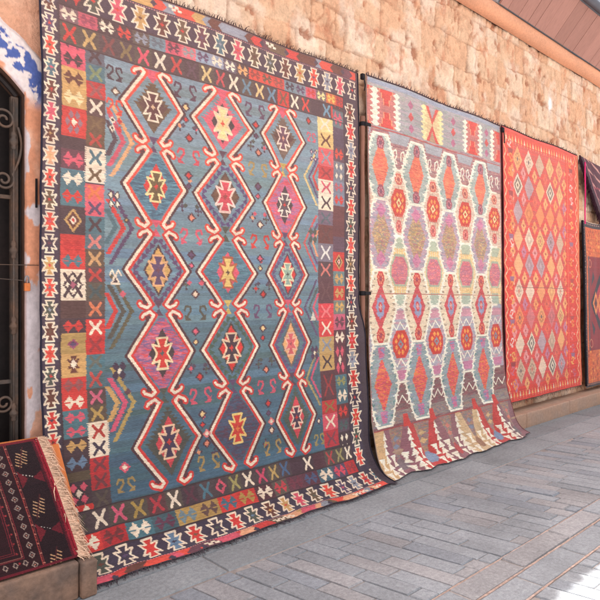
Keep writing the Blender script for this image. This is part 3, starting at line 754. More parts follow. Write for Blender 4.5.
    for x in b[1:-1]:
        for k in range(8):
            y = V+.02+k*.062; c.poly([(x,y),(x+.026+.004*k,y+.066),(x-.026-.004*k,y+.066)], CR)
        for dx in (-.085,.085):
            for y in (V+.27,V+.40): c.poly([(x+dx-.038,y-.04),(x+dx+.038,y-.04),(x+dx,y+.03)], CR); c.poly([(x+dx,y-.0),(x+dx+.04,y+.06),(x+dx-.04,y+.06)], CR)
            
    for x in (.46,.84,1.60,1.98): c.poly([(x-.03,V-.09),(x+.03,V-.09),(x+.05,V+.02),(x-.05,V+.02)], (196,50,46))
    c.stroke([(0,1.905),(W,1.925)], .008, (176,110,90))
    # worn speckle
    c.C *= (1+.10*vnoise(np.arange(c.nx)[None,:]*c.res/.02+0*c.y[:,None], c.y[:,None]/.008+0*c.x[None,:], 91))[..., None]
    # red side edges
    c.rect(0, .03, .014, 3.0, (176,90,90)); c.rect(W-.014, .03, W, 3.2, (160,90,92))
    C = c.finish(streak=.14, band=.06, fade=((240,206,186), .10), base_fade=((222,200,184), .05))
    return c, C

# ------------------------------------------------------------------ rug 3 : red kilim of small diamonds
def paint_red():
    W, H = 2.06, 3.14
    RD=(222,48,42); c = Canvas(W, H, .0058, RD, seed=31, jit=.003, q=.010)
    c.rect(.27, .16, 1.66, H-.16, {'c':[(212,70,74),(220,62,60),(206,78,78)],'cell':(.08,.03)})
    cs = [.36,.635,.915,1.19,1.475]; rng = np.random.default_rng(14)
    pal = [(244,170,112),(240,140,88),(236,180,120),(182,156,166),(204,176,150),(244,156,104),(240,130,84),(206,110,116),(232,206,180),(176,156,164),(244,176,126)]
    n = 9; pv = (H-.36)/n
    for i in range(n+1):
        for j in range(-1, 5):
            x = (cs[j]+cs[j+1])/2 if 0 <= j < 4 else (cs[0]-.13 if j < 0 else cs[4]+.14)
            y = .18+pv*i
            if y > H-.14 or y < .2: continue
            col = [(238,150,90),(226,96,76),(190,120,150),(240,170,110),(226,150,150)][rng.integers(5)]
            for dx, dy in ((0,-.045),(0,.045),(-.033,0),(.033,0)): c.dia(x+dx, y+dy, .034, .040, col)
            c.dia(x, y, .018, .02, (170,50,60))
    for j, x in enumerate(cs):
        for i in range(n):
            y = .18+pv*(i+.5); col = pal[rng.integers(len(pal))]
            big = 1.0
            c.dia(x, y, .128*big, pv*.52, (206,56,66)); 
            kind = rng.random()
            c.dia(x, y, .115, pv*.48, col)
            if kind < .45:
                for q in range(10):
                    an = q*PI/5; c.dia(x+math.cos(an)*.045, y+math.sin(an)*.062, .014, .018, tuple(int(v*.72) for v in col))
                c.dia(x, y, .022, .034, (84,84,90) if kind < .2 else (200,100,90))
            elif kind < .7:
                c.dia(x, y, .075, pv*.31, tuple(int(v*.9) for v in col)); c.dia(x, y, .03, pv*.13, tuple(min(255,int(v*1.08)) for v in col))
            if kind < .14: c.dia(x, y, .115, pv*.44, (226,214,190)); c.dia(x, y, .085, pv*.33, (110,110,104)); c.dia(x, y, .05, pv*.2, (226,214,190)); c.dia(x, y, .02, pv*.08, (80,80,80))
    # inner borders of hooked boxes
    for x0 in (.19, 1.83):
        for i in range(18):
            y = .14+i*.163; col = [(238,140,70),(240,200,190),(226,110,100),(200,96,120),(244,170,90)][rng.integers(5)]
            ess(c, x0-.005+(i%2)*.01, y+.045, .045, .050, col, 1 if i % 2 else -1, .018); c.dia(x0+(.055 if i % 2 else -.055), y+.06, .014, .022, col)
            c.dia(x0-(.055 if i % 2 else -.055), y+.02, .014, .018, (240,200,170))
            if i % 3 == 0: c.poly([(x0-.06,y+.10),(x0+.06,y+.10),(x0+.04,y+.16),(x0-.04,y+.16)], [(150,40,60),(140,96,130),(176,50,60)][rng.integers(3)])
    # zigzag outer borders
    for xx in (.065, W-.075):
        pts = [(xx+(.028 if k % 2 else -.028), .06+k*.075) for k in range(41)]
        c.stroke(pts, .017, (244,170,120)); 
        for k in range(40):
            if k % 2: c.dia(xx+.05*(1 if xx < 1 else -1)*-1*0+.0, .1+k*.075, .012, .014, (240,210,190))
    for yy in (.11, H-.09):
        for k in range(26):
            x = .10+k*.073; c.poly([(x-.02,yy+.035),(x,yy-.03),(x+.02,yy+.035)], (244,166,100) if k % 3 else (240,210,180)); c.dia(x, yy+.055, .015, .012, (236,140,110))
    for k in range(20): c.poly([(1.62+.02*(k%2), .3+k*.13),(1.68,.34+k*.13),(1.62,.38+k*.13)], (240,150,90))
    c.stroke([(.26,.14),(.26,H-.14)], .010, (240,120,100)); c.stroke([(1.72,.14),(1.72,H-.14)], .012, (240,120,90))
    c.rect(0, 0, W, .05, (226,60,62)); c.stroke([(.3,1.83),(1.6,1.84)], .006, (110,70,70))
    c.rect(0, 0, .012, H, (120,34,44)); c.rect(W-.03, 0, W, H, (240,150,100))
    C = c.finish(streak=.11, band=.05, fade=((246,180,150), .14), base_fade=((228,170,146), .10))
    return c, C

# ------------------------------------------------------------------ carpet 4 : orange field, dark border
def paint_orange():
    W, H = 1.75, 2.32
    c = Canvas(W, H, .006, (40,34,42), seed=41, jit=.002, q=0)
    c.rect(.09, .09, W-.09, H-.05, {'c':[(214,100,48),(222,116,56),(206,84,44)],'cell':(.02,.014)})
    for k in range(60):
        t = k/60*H; c.dia(.045, t, .013, .014, (206,150,130) if k % 2 else (150,60,60)); c.dia(W-.045, t, .013, .014, (206,150,130))
    for k in range(46):
        t = k/46*W; c.dia(t, .045, .014, .013, (206,180,160) if k % 2 else (150,60,60)); c.dia(t, H-.035, .014, .012, (196,130,110))
    rng = np.random.default_rng(2)
    for k in range(220): c.dia(rng.uniform(.1,W-.1), rng.choice([rng.uniform(.1,.48), rng.uniform(H-.5,H-.08)]), .02, .026, [(236,150,70),(180,70,40),(160,60,44)][rng.integers(3)])
    c.rect(.19, .50, W-.19, H-.50, (140,30,40)); c.rect(.14,.50,.19,H-.5,(96,70,70))
    cx = .875
    c.poly([(cx,.36),(W-.24,H/2),(cx,H-.36),(.24,H/2)], (44,40,52))
    c.poly([(cx,.52),(W-.34,H/2),(cx,H-.52),(.34,H/2)], (176,44,60))
    c.dia(cx, H/2, .42, .56, (226,130,70)); c.dia(cx, H/2, .34, .45, (196,60,50)); c.dia(cx, H/2, .22, .3, (40,44,54)); c.dia(cx, H/2, .1, .14, (226,140,80))
    for sx in (-1,1):
        c.dia(cx+sx*.46, H/2, .1, .17, (230,140,80)); c.dia(cx+sx*.46, H/2, .06, .1, (150,50,50)); c.dia(cx+sx*.46, H/2, .03, .05, (44,50,50))
        for sy in (-1,1):
            c.stroke([(cx+sx*.66+.05*math.cos(q*.5), H/2+sy*.56+.055*math.sin(q*.5)) for q in range(14)], .014, (200,120,90))
            c.poly([(cx+sx*.50,H/2+sy*.36),(cx+sx*.62,H/2+sy*.24),(cx+sx*.56,H/2+sy*.46)], (50,52,62))
    C = c.finish(streak=.08, band=.04)
    return c, C

# ------------------------------------------------------------------ rug 6 : small dark red leaning rug (u from its right edge leftwards, v down)
def paint_bokhara():
    W, H = 1.02, .68
    BG=(44,18,24); c = Canvas(W, H, .003, BG, seed=51, jit=.001, q=0)
    BE=(184,144,108)
    c.rect(0,0,.018,H,(140,34,48)); c.rect(.018,0,.030,H,(80,20,32))
    c.rect(.03,0,.155,H,(36,18,24))
    def combm(x, y):
        for k in range(5):
            for sg in (-1,1):
                a = (x+sg*.004+ -.020+.010*k, y-.035+.018*k)
                c.stroke([a,(a[0]+sg*.030+.004, a[1]-.010*1)], .0065, BE)
        c.stroke([(x-.030,y+.055),(x+.026,y-.062)], .006, (120,40,40))
    def comb2(x, y):
        for k in range(5):
            yy = y+k*.0165; xx = x-.005+k*.005
            c.stroke([(xx-.024,yy+.012),(xx-.002,yy-.004)], .0055, BE)
            c.stroke([(xx+.006,yy+.026),(xx+.028,yy+.010)], .0055, BE)
        c.stroke([(x-.016,y-.02),(x+.032,y+.10)], .006, (70,30,34))
    for y in (.06,.34,.62): comb2(.10, y)
    for y in (.17,.46):
        for k in range(9): c.rect(.045+k*.013, y+.06-k*.006, .045+k*.013+.005, y+.064-k*.006, (200,190,180))
        c.poly([(.035,y+.02),(.085,y+.05),(.035,y+.09)], (96,24,36)); c.poly([(.15,y+.0),(.11,y+.05),(.15,y+.10)], (104,28,38))
    # striped guards and the diamond border; frames all round
    def frame(d, col, w=.004):
        c.stroke([(W,d*.55),(.155+d,d*.55),(.155+d,H-d*.8),(W,H-d*.8)], w, col)
    for d, col in ((.004,(120,50,50)),(.012,(150,60,56)),(.085,(126,40,48)),(.093,(150,90,80)),(.120,(120,40,48)),(.130,(110,34,44))): frame(d, col)
    for k in range(14):
        y = .03+k*.048; c.dia(.203, y, .016, .018, (150,130,120)); c.dia(.203, y, .010, .012, (46,28,36)); c.dia(.203,y,.004,.005,(180,120,100))
        c.dia(.266, y+.024, .006, .006, (150,50,54)); c.rect(.158,y,.166,y+.006,(170,110,96))
    for k in range(18):
        x = .24+k*.045
        for y in (.028, H-.045): c.dia(x, y, .014, .016, (150,130,120)); c.dia(x, y, .008, .010, (46,28,36))
    # guls
    for gx in (.40,.58,.76,.94):
        for gy in (.15,.34,.53):
            hexa = [(-1,-.4),(-.6,-1),(.6,-1),(1,-.4),(1,.4),(.6,1),(-.6,1),(-1,.4)]
            c.poly(c.loc(hexa, gx, gy, .062, .060), (24,20,26)); c.poly(c.loc(hexa, gx, gy, .054, .052), (128,32,44))
            c.dia(gx, gy, .05, .05, (30,30,34))
            for q in range(8): c.dia(gx+math.cos(q*PI/4+.39)*.034, gy+math.sin(q*PI/4+.39)*.034, .011, .012, (224,196,150))
            c.dia(gx, gy, .018, .018, (140,36,44)); c.dia(gx, gy, .008, .008, (60,130,120))
        for gy in (.245,.435): c.dia(gx+.09, gy, .028, .026, (130,40,46)); c.dia(gx+.09, gy, .012, .012, (210,180,140))
    c.rect(0, 0, W, .012, (110,28,40)); c.rect(0, H-.014, W, H, (100,26,38))
    C = c.finish(streak=.10, band=.04, dust=0)
    return c, C

# ------------------------------------------------------------------ hanging rug geometry
def resample(prof):
    P = np.array(prof, float)
    # smooth with a spline-ish chaikin
    for _ in range(3):
        Q = [P[0]]
        for a, b in zip(P[:-1], P[1:]): Q += [a*.75+b*.25, a*.25+b*.75]
        Q.append(P[-1]); P = np.array(Q)
    s = np.r_[0, np.cumsum(np.linalg.norm(np.diff(P, axis=0), axis=1))]
    return P, s
def hang(c, x0, zt, prof, wave=.006, low=.02, low_z=.5, seed=1, xmap=None, crop=(0,None), sag=.012, push=None, fan=None):
    """prof: (y,z) polyline from top; canvas v measured from zt"""
    P, s = resample(prof)
    v0 = zt-P[0,1]
    k0 = int(round(v0/c.res)); k1 = min(c.ny, int(round((v0+s[-1])/c.res))+1)
    V = c.y[k0:k1]-c.y[k0]
    py = np.interp(V, s, P[:,0]); pz = np.interp(V, s, P[:,1])
    X, Vv = np.meshgrid(c.x, V); Y = np.repeat(py[:,None], c.nx, 1); Z = np.repeat(pz[:,None], c.nx, 1)
    env = sstep(0, .5, Vv)
    Y = Y - wave*env*(fbm(X/.55+seed, Vv/1.2, seed, 3)+.3) - wave*.38*env*vnoise(X/.13+Vv*.6, Vv/.6, seed+4) - wave*.12*env*vnoise(X/.4, Vv/.07, seed+14)
    le = sstep(low_z, 0, Z)
    fold = fbm(X/.16+seed*3, Vv*0+seed, seed+9, 2)
    Y = Y - low*le*fold; Z = Z + low*.55*le*np.maximum(0, fold)*sstep(0,.05,Z-.0)
    Z = Z + sag*np.sin(X*PI/.62+seed)*np.exp(-Vv/.5)*.6
    XX = X + .004*vnoise(Vv/.16, X*0+seed, seed+2)+.006*fbm(Vv/.7, X*0+seed, seed+5, 2)
    if xmap is not None: XX = xmap(XX, Z)
    if fan is not None: XX = XX+fan(X, Z)
    # creases from being stored folded
    for q, (cu_, ax) in enumerate(((.5,0),(.25,1),(.52,1),(.76,1))):
        dd = (X-c.W*cu_-.02*fbm(Vv*1.5, X*0, seed+q, 2)) if ax == 0 else (Vv-s[-1]*cu_-.02*fbm(X*1.5, X*0, seed+q, 2))
        Y = Y-(.006 if ax else .005)*np.exp(-np.abs(dd)/.030)*(.5+.5*vnoise(X*1.3, Vv*1.3, seed+30+q))
    if push is not None: Y = Y+push(X, Z)
    Z = np.maximum(Z, .006)
    return np.stack([XX+x0, Y, Z], -1), slice(k0, k1)

def fringe(name, pts, dirs, col, length, width=.004, per=1, droop=.3, parent=None, spread=.3, ground=False, seed=1):
    rng = np.random.default_rng(seed); mb = MB()
    mb.tube(list(pts)[::4]+[pts[-1]], width*.55, 5, col=tuple(lin(col)*.9))
    for p, d in zip(pts, dirs):
        for _ in range(per):
            p0 = np.array(p)+rng.normal(0, width*.6, 3)*np.array([1,.4,.2]); L = length*rng.uniform(.6, 1.15)
            d1 = np.array(d)+rng.normal(0, spread, 3)*np.array([1,.5,.5]); d1 /= np.linalg.norm(d1)
            d2 = d1+np.array([0,0,-droop])+rng.normal(0, spread, 3)*np.array([1,.5,.4]); d2 /= np.linalg.norm(d2)
            a = p0+d1*L*.5; b = a+d2*L*.5
            if ground: a[2] = max(a[2], .007); b[2] = max(b[2], .006+rng.uniform(0,.004))
            side = np.cross(d1, [0,-.6,.8]); side = side/(np.linalg.norm(side)+1e-6)*width/2
            nrm = np.cross(side, d1); nrm = nrm/(np.linalg.norm(nrm)+1e-6)*width*.35
            k = tuple(lin(col)*rng.uniform(.65, 1.25))
            vs = []
            for q, s in ((p0,1),(a,.8),(b,.25)): vs += [q+side*s, q+nrm*s, q-side*s, q-nrm*s]
            fs = [(i*4+j, i*4+(j+1)%4, i*4+4+(j+1)%4, i*4+4+j) for i in range(2) for j in range(4)]
            mb.add(vs, fs, k)
    return mb.build(name, M_FRINGE, parent)

# profiles are given a little below the smoothed ends
def local(root, o): return o
def make_rug(name, canv, C, x0, zt, prof, label, cat, mat, group=None, **k):
    P, sl = hang(canv, x0, zt, prof, **k)
    root = empty(name, (x0+canv.W/2, -.05, 0), label, cat, group)
    P = P-np.array(root.location)
    grid_mesh('woven_panel', P, C[sl], mat, root)
    return root, P
def edge_cord(P, root, side, r, col, mat=None):
    pts = P[::10, 0 if side < 0 else -1]
    mb = MB(); mb.tube([p+np.array([0,-.001,0]) for p in pts], r, 6, col=tuple(lin(col)))
    return mb.build('selvage', M_FRINGE, root, True)

GRP = 'rugs hung along the stone wall'
PROF1 = [(-.030,3.375),(-.040,2.6),(-.048,1.5),(-.060,.9),(-.085,.50),(-.135,.285),(-.19,.175),(-.26,.085),(-.335,.032),(-.44,.013)]
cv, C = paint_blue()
def xm(X, Z):
    m = .34+.66*sstep(1.45, 1.15, Z); return np.where(X > 2.6, 2.6+(X-2.6)*m*.72, X)
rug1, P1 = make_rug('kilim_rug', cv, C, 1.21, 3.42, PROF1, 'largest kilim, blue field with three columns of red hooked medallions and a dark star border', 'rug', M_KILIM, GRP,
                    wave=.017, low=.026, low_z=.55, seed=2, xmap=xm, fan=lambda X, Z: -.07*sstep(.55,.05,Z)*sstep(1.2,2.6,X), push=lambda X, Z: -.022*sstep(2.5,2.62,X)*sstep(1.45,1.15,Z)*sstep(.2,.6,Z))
loc1 = np.array(rug1.location)
top = [P1[0,i] for i in range(0, P1.shape[1], 3)]
fringe('fringe', top, [(0,-.35,1)]*len(top), (92,72,72), .045, .006, 1, .9, rug1, .35, seed=3)
bot = [P1[-1,i] for i in range(0, P1.shape[1], 3)]
o = fringe('fringe', [p+loc1*0 for p in bot], [(0,-1,-.05)]*len(bot), (84,74,82), .05, .004, 2, .15, rug1, .35, seed=4)
edge_cord(P1, rug1, -1, .006, (46,42,58)); edge_cord(P1, rug1, 1, .006, (40,36,46))

PROF2 = [(-.030,3.40),(-.040,2.6),(-.050,1.4),(-.068,.8),(-.10,.46),(-.165,.30),(-.215,.18),(-.27,.085),(-.33,.035),(-.40,.012)]
cv, C = paint_pale()
rug2, P2 = make_rug('kilim_rug', cv, C, 3.945, 3.42, PROF2, 'pale faded kilim with rows of white outlined hexagons, its lower end trailing onto the street', 'rug', M_KILIM, GRP,
                    wave=.018, low=.060, low_z=.5, seed=5, fan=lambda X, Z: -.13*sstep(.65,.0,Z)*(1-X/2.3))
top = [P2[0,i] for i in range(0, P2.shape[1], 7)]
fringe('fringe', top, [(0,-.3,1)]*len(top), (78,60,68), .034, .012, 1, .5, rug2, .25, seed=5)
bot = [P2[-1,i] for i in range(0, P2.shape[1], 4)]
fringe('fringe', bot, [(0,-1,-.05)]*len(bot), (110,96,100), .035, .004, 1, .15, rug2, .35, seed=6)
edge_cord(P2, rug2, 1, .004, (130,84,84)); edge_cord(P2, rug2, -1, .004, (150,130,120))

cv, C = paint_red()
PROF3 = [(-.030,3.405),(-.045,2.6),(-.055,1.2),(-.075,.6),(-.095,.245)]
rug3, P3 = make_rug('kilim_rug', cv, C, 6.275, 3.42, PROF3, 'bright red kilim covered with a lattice of small peach and lilac diamonds', 'rug', M_KILIM, GRP, wave=.012, low=.012, low_z=.6, seed=7)
top = [P3[0,i] for i in range(0, P3.shape[1], 8)]
fringe('fringe', top, [(0,-.3,1)]*len(top), (60,40,46), .030, .012, 1, .5, rug3, .25, seed=7)
bot = [P3[-1,i] for i in range(0, P3.shape[1], 3)]
fringe('fringe', bot, [(0,-.15,-1)]*len(bot), (96,66,62), .040, .006, 1, .1, rug3, .2, seed=8)
edge_cord(P3, rug3, -1, .008, (90,30,40)); edge_cord(P3, rug3, 1, .006, (230,110,90))

cv, C = paint_orange()
PROF4 = [(-.035,2.525),(-.045,2.0),(-.060,1.0),(-.085,.215)]
rug4, P4 = make_rug('pile_carpet', cv, C, 8.50, 2.54, PROF4, 'orange and crimson carpet with a dark dotted border, hung low at the far right', 'carpet', M_PILE, GRP, wave=.012, low=.01, seed=9, sag=.02)
edge_cord(P4, rug4, -1, .016, (34,30,38)); edge_cord(P4, rug4, 1, .016, (34,30,38))
top = [P4[0,i] for i in range(0, P4.shape[1], 4)]
fringe('fringe', top, [(0,-.6,.6)]*len(top), (214,190,170), .02, .008, 1, .5, rug4, .25, seed=9)

# folded purple carpet hung by its corners
def purple_carpet():
    root = empty('folded_carpet', (9.1,-.06,2.5), 'dark plum carpet folded into a hanging triangle above the orange carpet', 'carpet', GRP)
    A = np.array((8.36,3.40)); B = np.array((10.05,3.32)); T = np.array((9.10,2.60))
    n = 150; S, Tt = np.meshgrid(np.linspace(0,1,n), np.linspace(0,1,n))
    # ruled between top edge A-B and tip
    topx = A[0]+(B[0]-A[0])*S; topz = A[1]+(B[1]-A[1])*S-.05*np.sin(PI*S)
    X = topx*(1-Tt)+T[0]*Tt; Z = topz*(1-Tt)+T[1]*Tt
    Y = -.05-.05*np.sin(PI*S)*(1-Tt)-.02*Tt-.008*fbm(S*6,Tt*4,4,2)
    col = np.empty((n,n,3)); col[:] = lin((84,34,52))
    d_edge = np.minimum(S, 1-S)*(1-Tt)*1.7
    e = (d_edge < .10); col[e] = lin((62,26,44))
    e = (d_edge > .10) & (d_edge < .125); col[e] = lin((170,110,116))
    inn = d_edge >= .125
    chk = inn & (np.mod(Z*1.0+X*.35, .12) < .028) & (np.mod(X*3+Z*5, .45) < .33); col[chk] = lin((196,140,130))
    e = inn & (np.mod(Z, .5) < .02); col[e] = lin((150,60,76))
    col *= (1+.15*vnoise(X/.01, Z/.01, 3))[..., None]
    P = np.stack([X,Y,Z],-1)-np.array(root.location)
    grid_mesh('woven_panel', P, col, M_PILE, root)
    pts = []; dirs = []
    for t in np.linspace(0, .99, 190):
        pts.append(np.array((A[0]*(1-t)+T[0]*t, -.055, A[1]*(1-t)+T[1]*t))-np.array(root.location)); dirs.append((-.35,-.1,-1))
    for t in np.linspace(.99, 0, 190):
        pts.append(np.array((B[0]*(1-t)+T[0]*t, -.055, B[1]*(1-t)+T[1]*t))-np.array(root.location)); dirs.append((.35,-.1,-1))
    fringe('fringe', pts, dirs, (54,22,36), .12, .014, 2, .4, root, .2, seed=12)
purple_carpet()

# ------------------------------------------------------------------ small dark rug leaning on the step, with its board
def lean_point(u, v, W=1.02, L=.64):
    """u to the left of the right edge, v down from the top"""
    t = v/L
    Rt = np.array((1.165,-.10,.735)); Rb = np.array((1.240,-.475,.200))
    p = Rt*(1-t)+Rb*t
    return p+np.array((-u,0,0))
cv, C = paint_bokhara()
rug6 = empty('small_rug', (.75,-.45,.19), 'small dark red rug leaning on the doorstep with a long cream fringe down its side', 'rug')
nu, nv = cv.nx, cv.ny
U, V = np.meshgrid(cv.x, cv.y*.64/cv.H)
Rt = np.array((1.165,-.10,.735)); Rb = np.array((1.240,-.475,.200))
T_ = (V/.64)[..., None]
P6 = Rt*(1-T_)+Rb*T_; P6[...,0] -= U
nrm = np.array((0,-.82,.57)); bulge = .006*fbm(U/.2,V/.2,6,3)+.012*np.sin(PI*V/.64)
P6 = P6+nrm*bulge[...,None]
P6 = P6-np.array(rug6.location)
grid_mesh('woven_panel', P6[:, ::-1], C[:, ::-1], M_PILE, rug6)
mb = MB(); mb.tube([P6[i,0]+np.array((0,-.002,.002)) for i in range(0,nv,12)], .006, 6, col=tuple(lin((150,40,52)))); mb.build('selvage', M_FRINGE, rug6, True)
pts = [P6[i,0]+np.array((.002,0,.004)) for i in range(0,nv,1)]
dirs = [(.75,-.05,-.25)]*len(pts)
fringe('fringe', pts, dirs, (226,190,162), .095, .0055, 5, 1.7, rug6, .27, seed=13)
# board behind
board = MB()
a = [(-.0,-.065,.742),(1.292,-.055,.735),(1.296,-.45,.205),(0,-.455,.205)]
n_ = np.array((0,.82,-.57))*.028
off = np.array((0,.82,-.57))*.012
vs = [np.array(p)+off for p in a]+[np.array(p)+off+n_ for p in a]
board.add(vs, [(0,3,2,1),(4,5,6,7),(0,1,5,4),(1,2,6,5),(2,3,7,6),(3,0,4,7)])
tag(board.build('backing_board', M_BOARD), 'orange wooden board propped behind the small dark red rug', 'board')

# ------------------------------------------------------------------ stone wall
def stone_wall():
    root = empty('stone_wall', (6,.2,0), 'old wall of rough peach coloured stone blocks behind the rugs', 'wall')
    x0, x1, zt, res = -2.2, 14.0, 4.56, .0125
    xs = np.arange(x0, x1, res); zs = np.arange(0, zt+res*.5, res); zs[-1] = zt
    X, Z = np.meshgrid(xs, zs)
    wx = X+.045*fbm(X*3, Z*3, 2, 3); wz = Z+.045*fbm(X*2.4, Z*2.4, 8, 3)+.03*fbm(X*.8, Z*.8, 12, 2)
    rng = np.random.default_rng(19)
    # irregular courses
    hs = [0]
    while hs[-1] < 5.2: hs.append(hs[-1]+rng.uniform(.20,.34))
    hs = np.array(hs); row = np.clip(np.searchsorted(hs, wz)-1, 0, len(hs)-2)
    dz = np.minimum(wz-hs[row], hs[row+1]-wz)
    dx = np.full(X.shape, 9.); sid = np.zeros(X.shape, int)
    for r in range(len(hs)-1):
        m = row == r
        if not m.any(): continue
        e = [x0-1]
        while e[-1] < x1+1: e.append(e[-1]+rng.uniform(.16,.40))
        e = np.array(e); k = np.clip(np.searchsorted(e, wx[m])-1, 0, len(e)-2)
        dx[m] = np.minimum(wx[m]-e[k], e[k+1]-wx[m]); sid[m] = r*200+k
    d = np.minimum(dx, dz)+.010*fbm(X*16, Z*16, 3, 3)
    vis = sstep(-.45, .15, fbm(X*3.1, Z*3.1, 58, 3))
    joint = sstep(.014, .003, d)*vis; soft = sstep(.055, .0, d)
    h = ((sid*2654435761) % 1000)/1000.; h2 = ((sid*40503+77) % 997)/997.
    rough = fbm(X*9, Z*9, 44, 5); rough2 = fbm(X*2.2, Z*2.2, 60, 3); fine = fbm(X*26, Z*20, 47, 3)
    ridged = 1-np.abs(fbm(X*7+2*h, Z*3.4, 141, 4))*2.2
    crack = sstep(.80, .97, ridged)*sstep(-.1,.4,fbm(X*2.6,Z*2.6,145,2))
    pits = sstep(.40, .60, fbm(X*8, Z*7, 71, 4))
    vf = vnoise(X*70, Z*70, 149)
    Y = .034-.016*(h-.5)-.008*rough-.009*fine-.003*vf+.013*joint+.003*soft+.016*pits+.014*crack-.007*fbm(X*4, Z*4, 90, 2)
    Y -= .010*(h2-.5)*np.clip(dz*6,0,1)
    base = np.empty(X.shape+(3,))
    c1 = lin((224,186,154)); c2 = lin((218,172,138)); c3 = lin((234,208,182)); c4 = lin((210,162,130))
    hh = h[..., None]; base[:] = c1
    base = np.where(hh < .25, c2, base); base = np.where(hh > .75, c3, base); base = np.where((hh > .45) & (hh < .55), c4, base)
    base = base*.75+c1*.25
    k = sstep(-.2, .5, fbm(X*5, Z*5, 101, 4))[..., None]; base = base*(1-.35*k)+lin((214,158,124))*.35*k
    k = sstep(.0, .45, fbm(X*4.3, Z*3.6, 131, 5))[..., None]; base = base*(1-.6*k)+lin((240,218,198))*.6*k       # pale mineral bloom
    k = (pits*.8)[..., None]; base = base*(1-k)+lin((168,108,80))*k
    k = (joint*.42)[..., None]; base = base*(1-k)+lin((150,100,76))*k
    k = (crack*.5)[..., None]; base = base*(1-k)+lin((170,112,84))*k
    k = sstep(.25,.50, fbm(X*9+9, Z*6, 171, 4))[..., None]*.5; base = base*(1-k)+lin((190,118,86))*k
    base = base*(1+.20*fine+.08*rough+.08*vf)[..., None]
    # white spot above the red kilim
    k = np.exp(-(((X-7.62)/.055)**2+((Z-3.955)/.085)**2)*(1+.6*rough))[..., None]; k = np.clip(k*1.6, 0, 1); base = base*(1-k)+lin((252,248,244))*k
    # plastered zone near the door
    k = sstep(1.5, 1.2, X+.1*rough)[..., None]*(sstep(3.35,3.0,Z+.3*rough2)[..., None]*.8+.1)
    base = base*(1-k)+lin((226,166,136))*k
    Y = Y*(1-k[...,0]*.8)+.022*k[...,0]
    # door opening under a segmental arch
    inside = (np.abs(X-.54) < .62) & (Z < 2.59) | (((X-.54)**2+(Z-2.087)**2 < .80**2) & (Z >= 2.58) & (np.abs(X-.54) < .62))
    P = np.stack([X, Y, Z], -1)-np.array(root.location)
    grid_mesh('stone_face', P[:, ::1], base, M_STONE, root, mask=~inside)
    # door surround : strip following jambs and arch
    def surr(r):   # closed path offset r outward
        pts = []
        for z in np.linspace(.19, 2.55, 260): pts.append((1.142+r*.9, z))
        R0 = .783+r; a0 = math.acos(min(1, (.602+r*.55)/R0))
        A_ = np.array(pts[-1]); B_ = np.array((.54+R0*math.cos(a0), 2.087+R0*math.sin(a0)))
        for t in np.linspace(.04, .96, 24): pts.append(tuple(A_*(1-t)+B_*t))
        for t in np.linspace(a0, PI-a0, 220): pts.append((.54+R0*math.cos(t), 2.087+(-.0)+R0*math.sin(t)))
        A_ = np.array(pts[-1]); B_ = np.array((-.062-r*.9, 2.55))
        for t in np.linspace(.04, .96, 24): pts.append(tuple(A_*(1-t)+B_*t))
        for z in np.linspace(2.55, .19, 260): pts.append((-.062-r*.9, z))
        return np.array(pts)
    rs = np.r_[np.linspace(0,.24,60)]
    G = np.array([surr(r) for r in rs])            # (34, n, 2)
    X = G[...,0]; Z = G[...,1]; Rr = np.repeat(rs[:,None], X.shape[1], 1)
    Y = .006-.006*fbm(X*14, Z*14, 5, 4)+.028*sstep(.012,0,Rr)*0
    Y = Y+ .03*sstep(.20,.24,Rr)
    col = np.empty(X.shape+(3,)); col[:] = lin((226,156,122))
    k = sstep(-.1,.25, fbm(X*6+3, Z*4, 15, 4))[..., None]*.7; col = col*(1-k)+lin((236,190,164))*k
    wp = sstep(.02,.07, fbm(X*9, Z*4.1+4, 25, 6)+ .5*sstep(1.9,1.6,Z)*sstep(.9,1.3,Z)-.15)[..., None]; col = col*(1-wp)+lin((218,206,208))*wp
    arch = sstep(2.50, 2.62, Z)
    k = (arch*sstep(.012,.03,Rr+.02*vnoise(X*30,Z*30,3)))[..., None]; col = col*(1-k)+lin((232,218,214))*k
    rr = Rr+.035*fbm(X*22,Z*22,33,3)
    bl = arch*sstep(.070,.076,rr)*sstep(.176,.168,rr)*sstep(-.20,-.12, fbm(X*30, Z*30, 63, 5)+1.2*(Rr-.10))
    k = bl[..., None]; col = col*(1-k)+lin((84,102,166))*k
    k = (sstep(.018,.004,Rr))[..., None]*.6; col = col*(1-k)+lin((150,96,74))*k
    P = np.stack([X, Y, Z], -1)-np.array(root.location)
    so = grid_mesh('door_surround', P, col, M_PLASTER, root)
    # reveal inside the opening
    p0 = surr(0.0); ys = np.array([.006, .03, .07, .12, .2])
    X = np.repeat(p0[None,:,0], 5, 0); Z = np.repeat(p0[None,:,1], 5, 0); Y = np.repeat(ys[:,None], X.shape[1], 1)
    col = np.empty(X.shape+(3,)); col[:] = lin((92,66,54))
    grid_mesh('reveal', np.stack([X,Y,Z],-1)-np.array(root.location), col, M_PLASTER, root)
    # rounded orange render ledge on top
    xs = np.linspace(-2.2, 14, 420); th = np.linspace(-PI*.55, PI*.60, 18)
    Xl, Th = np.meshgrid(xs, th)
    rr = .092+.006*fbm(Xl*1.5, Th, 4, 3)
    Yl = .0-rr*np.cos(Th)*1.15; Zl = 4.635+rr*np.sin(Th)+.008*fbm(Xl*.7, Th*0, 9, 2)
    col = np.empty(Xl.shape+(3,)); col[:] = lin((216,158,126)); k = sstep(-.2,.5,fbm(Xl*2,Th*1.2,5,4))[...,None]*.5; col = col*(1-k)+lin((236,170,132))*k
    grid_mesh('render_ledge', np.stack([Xl,Yl,Zl],-1)-np.array(root.location), col, M_PLASTER, root)
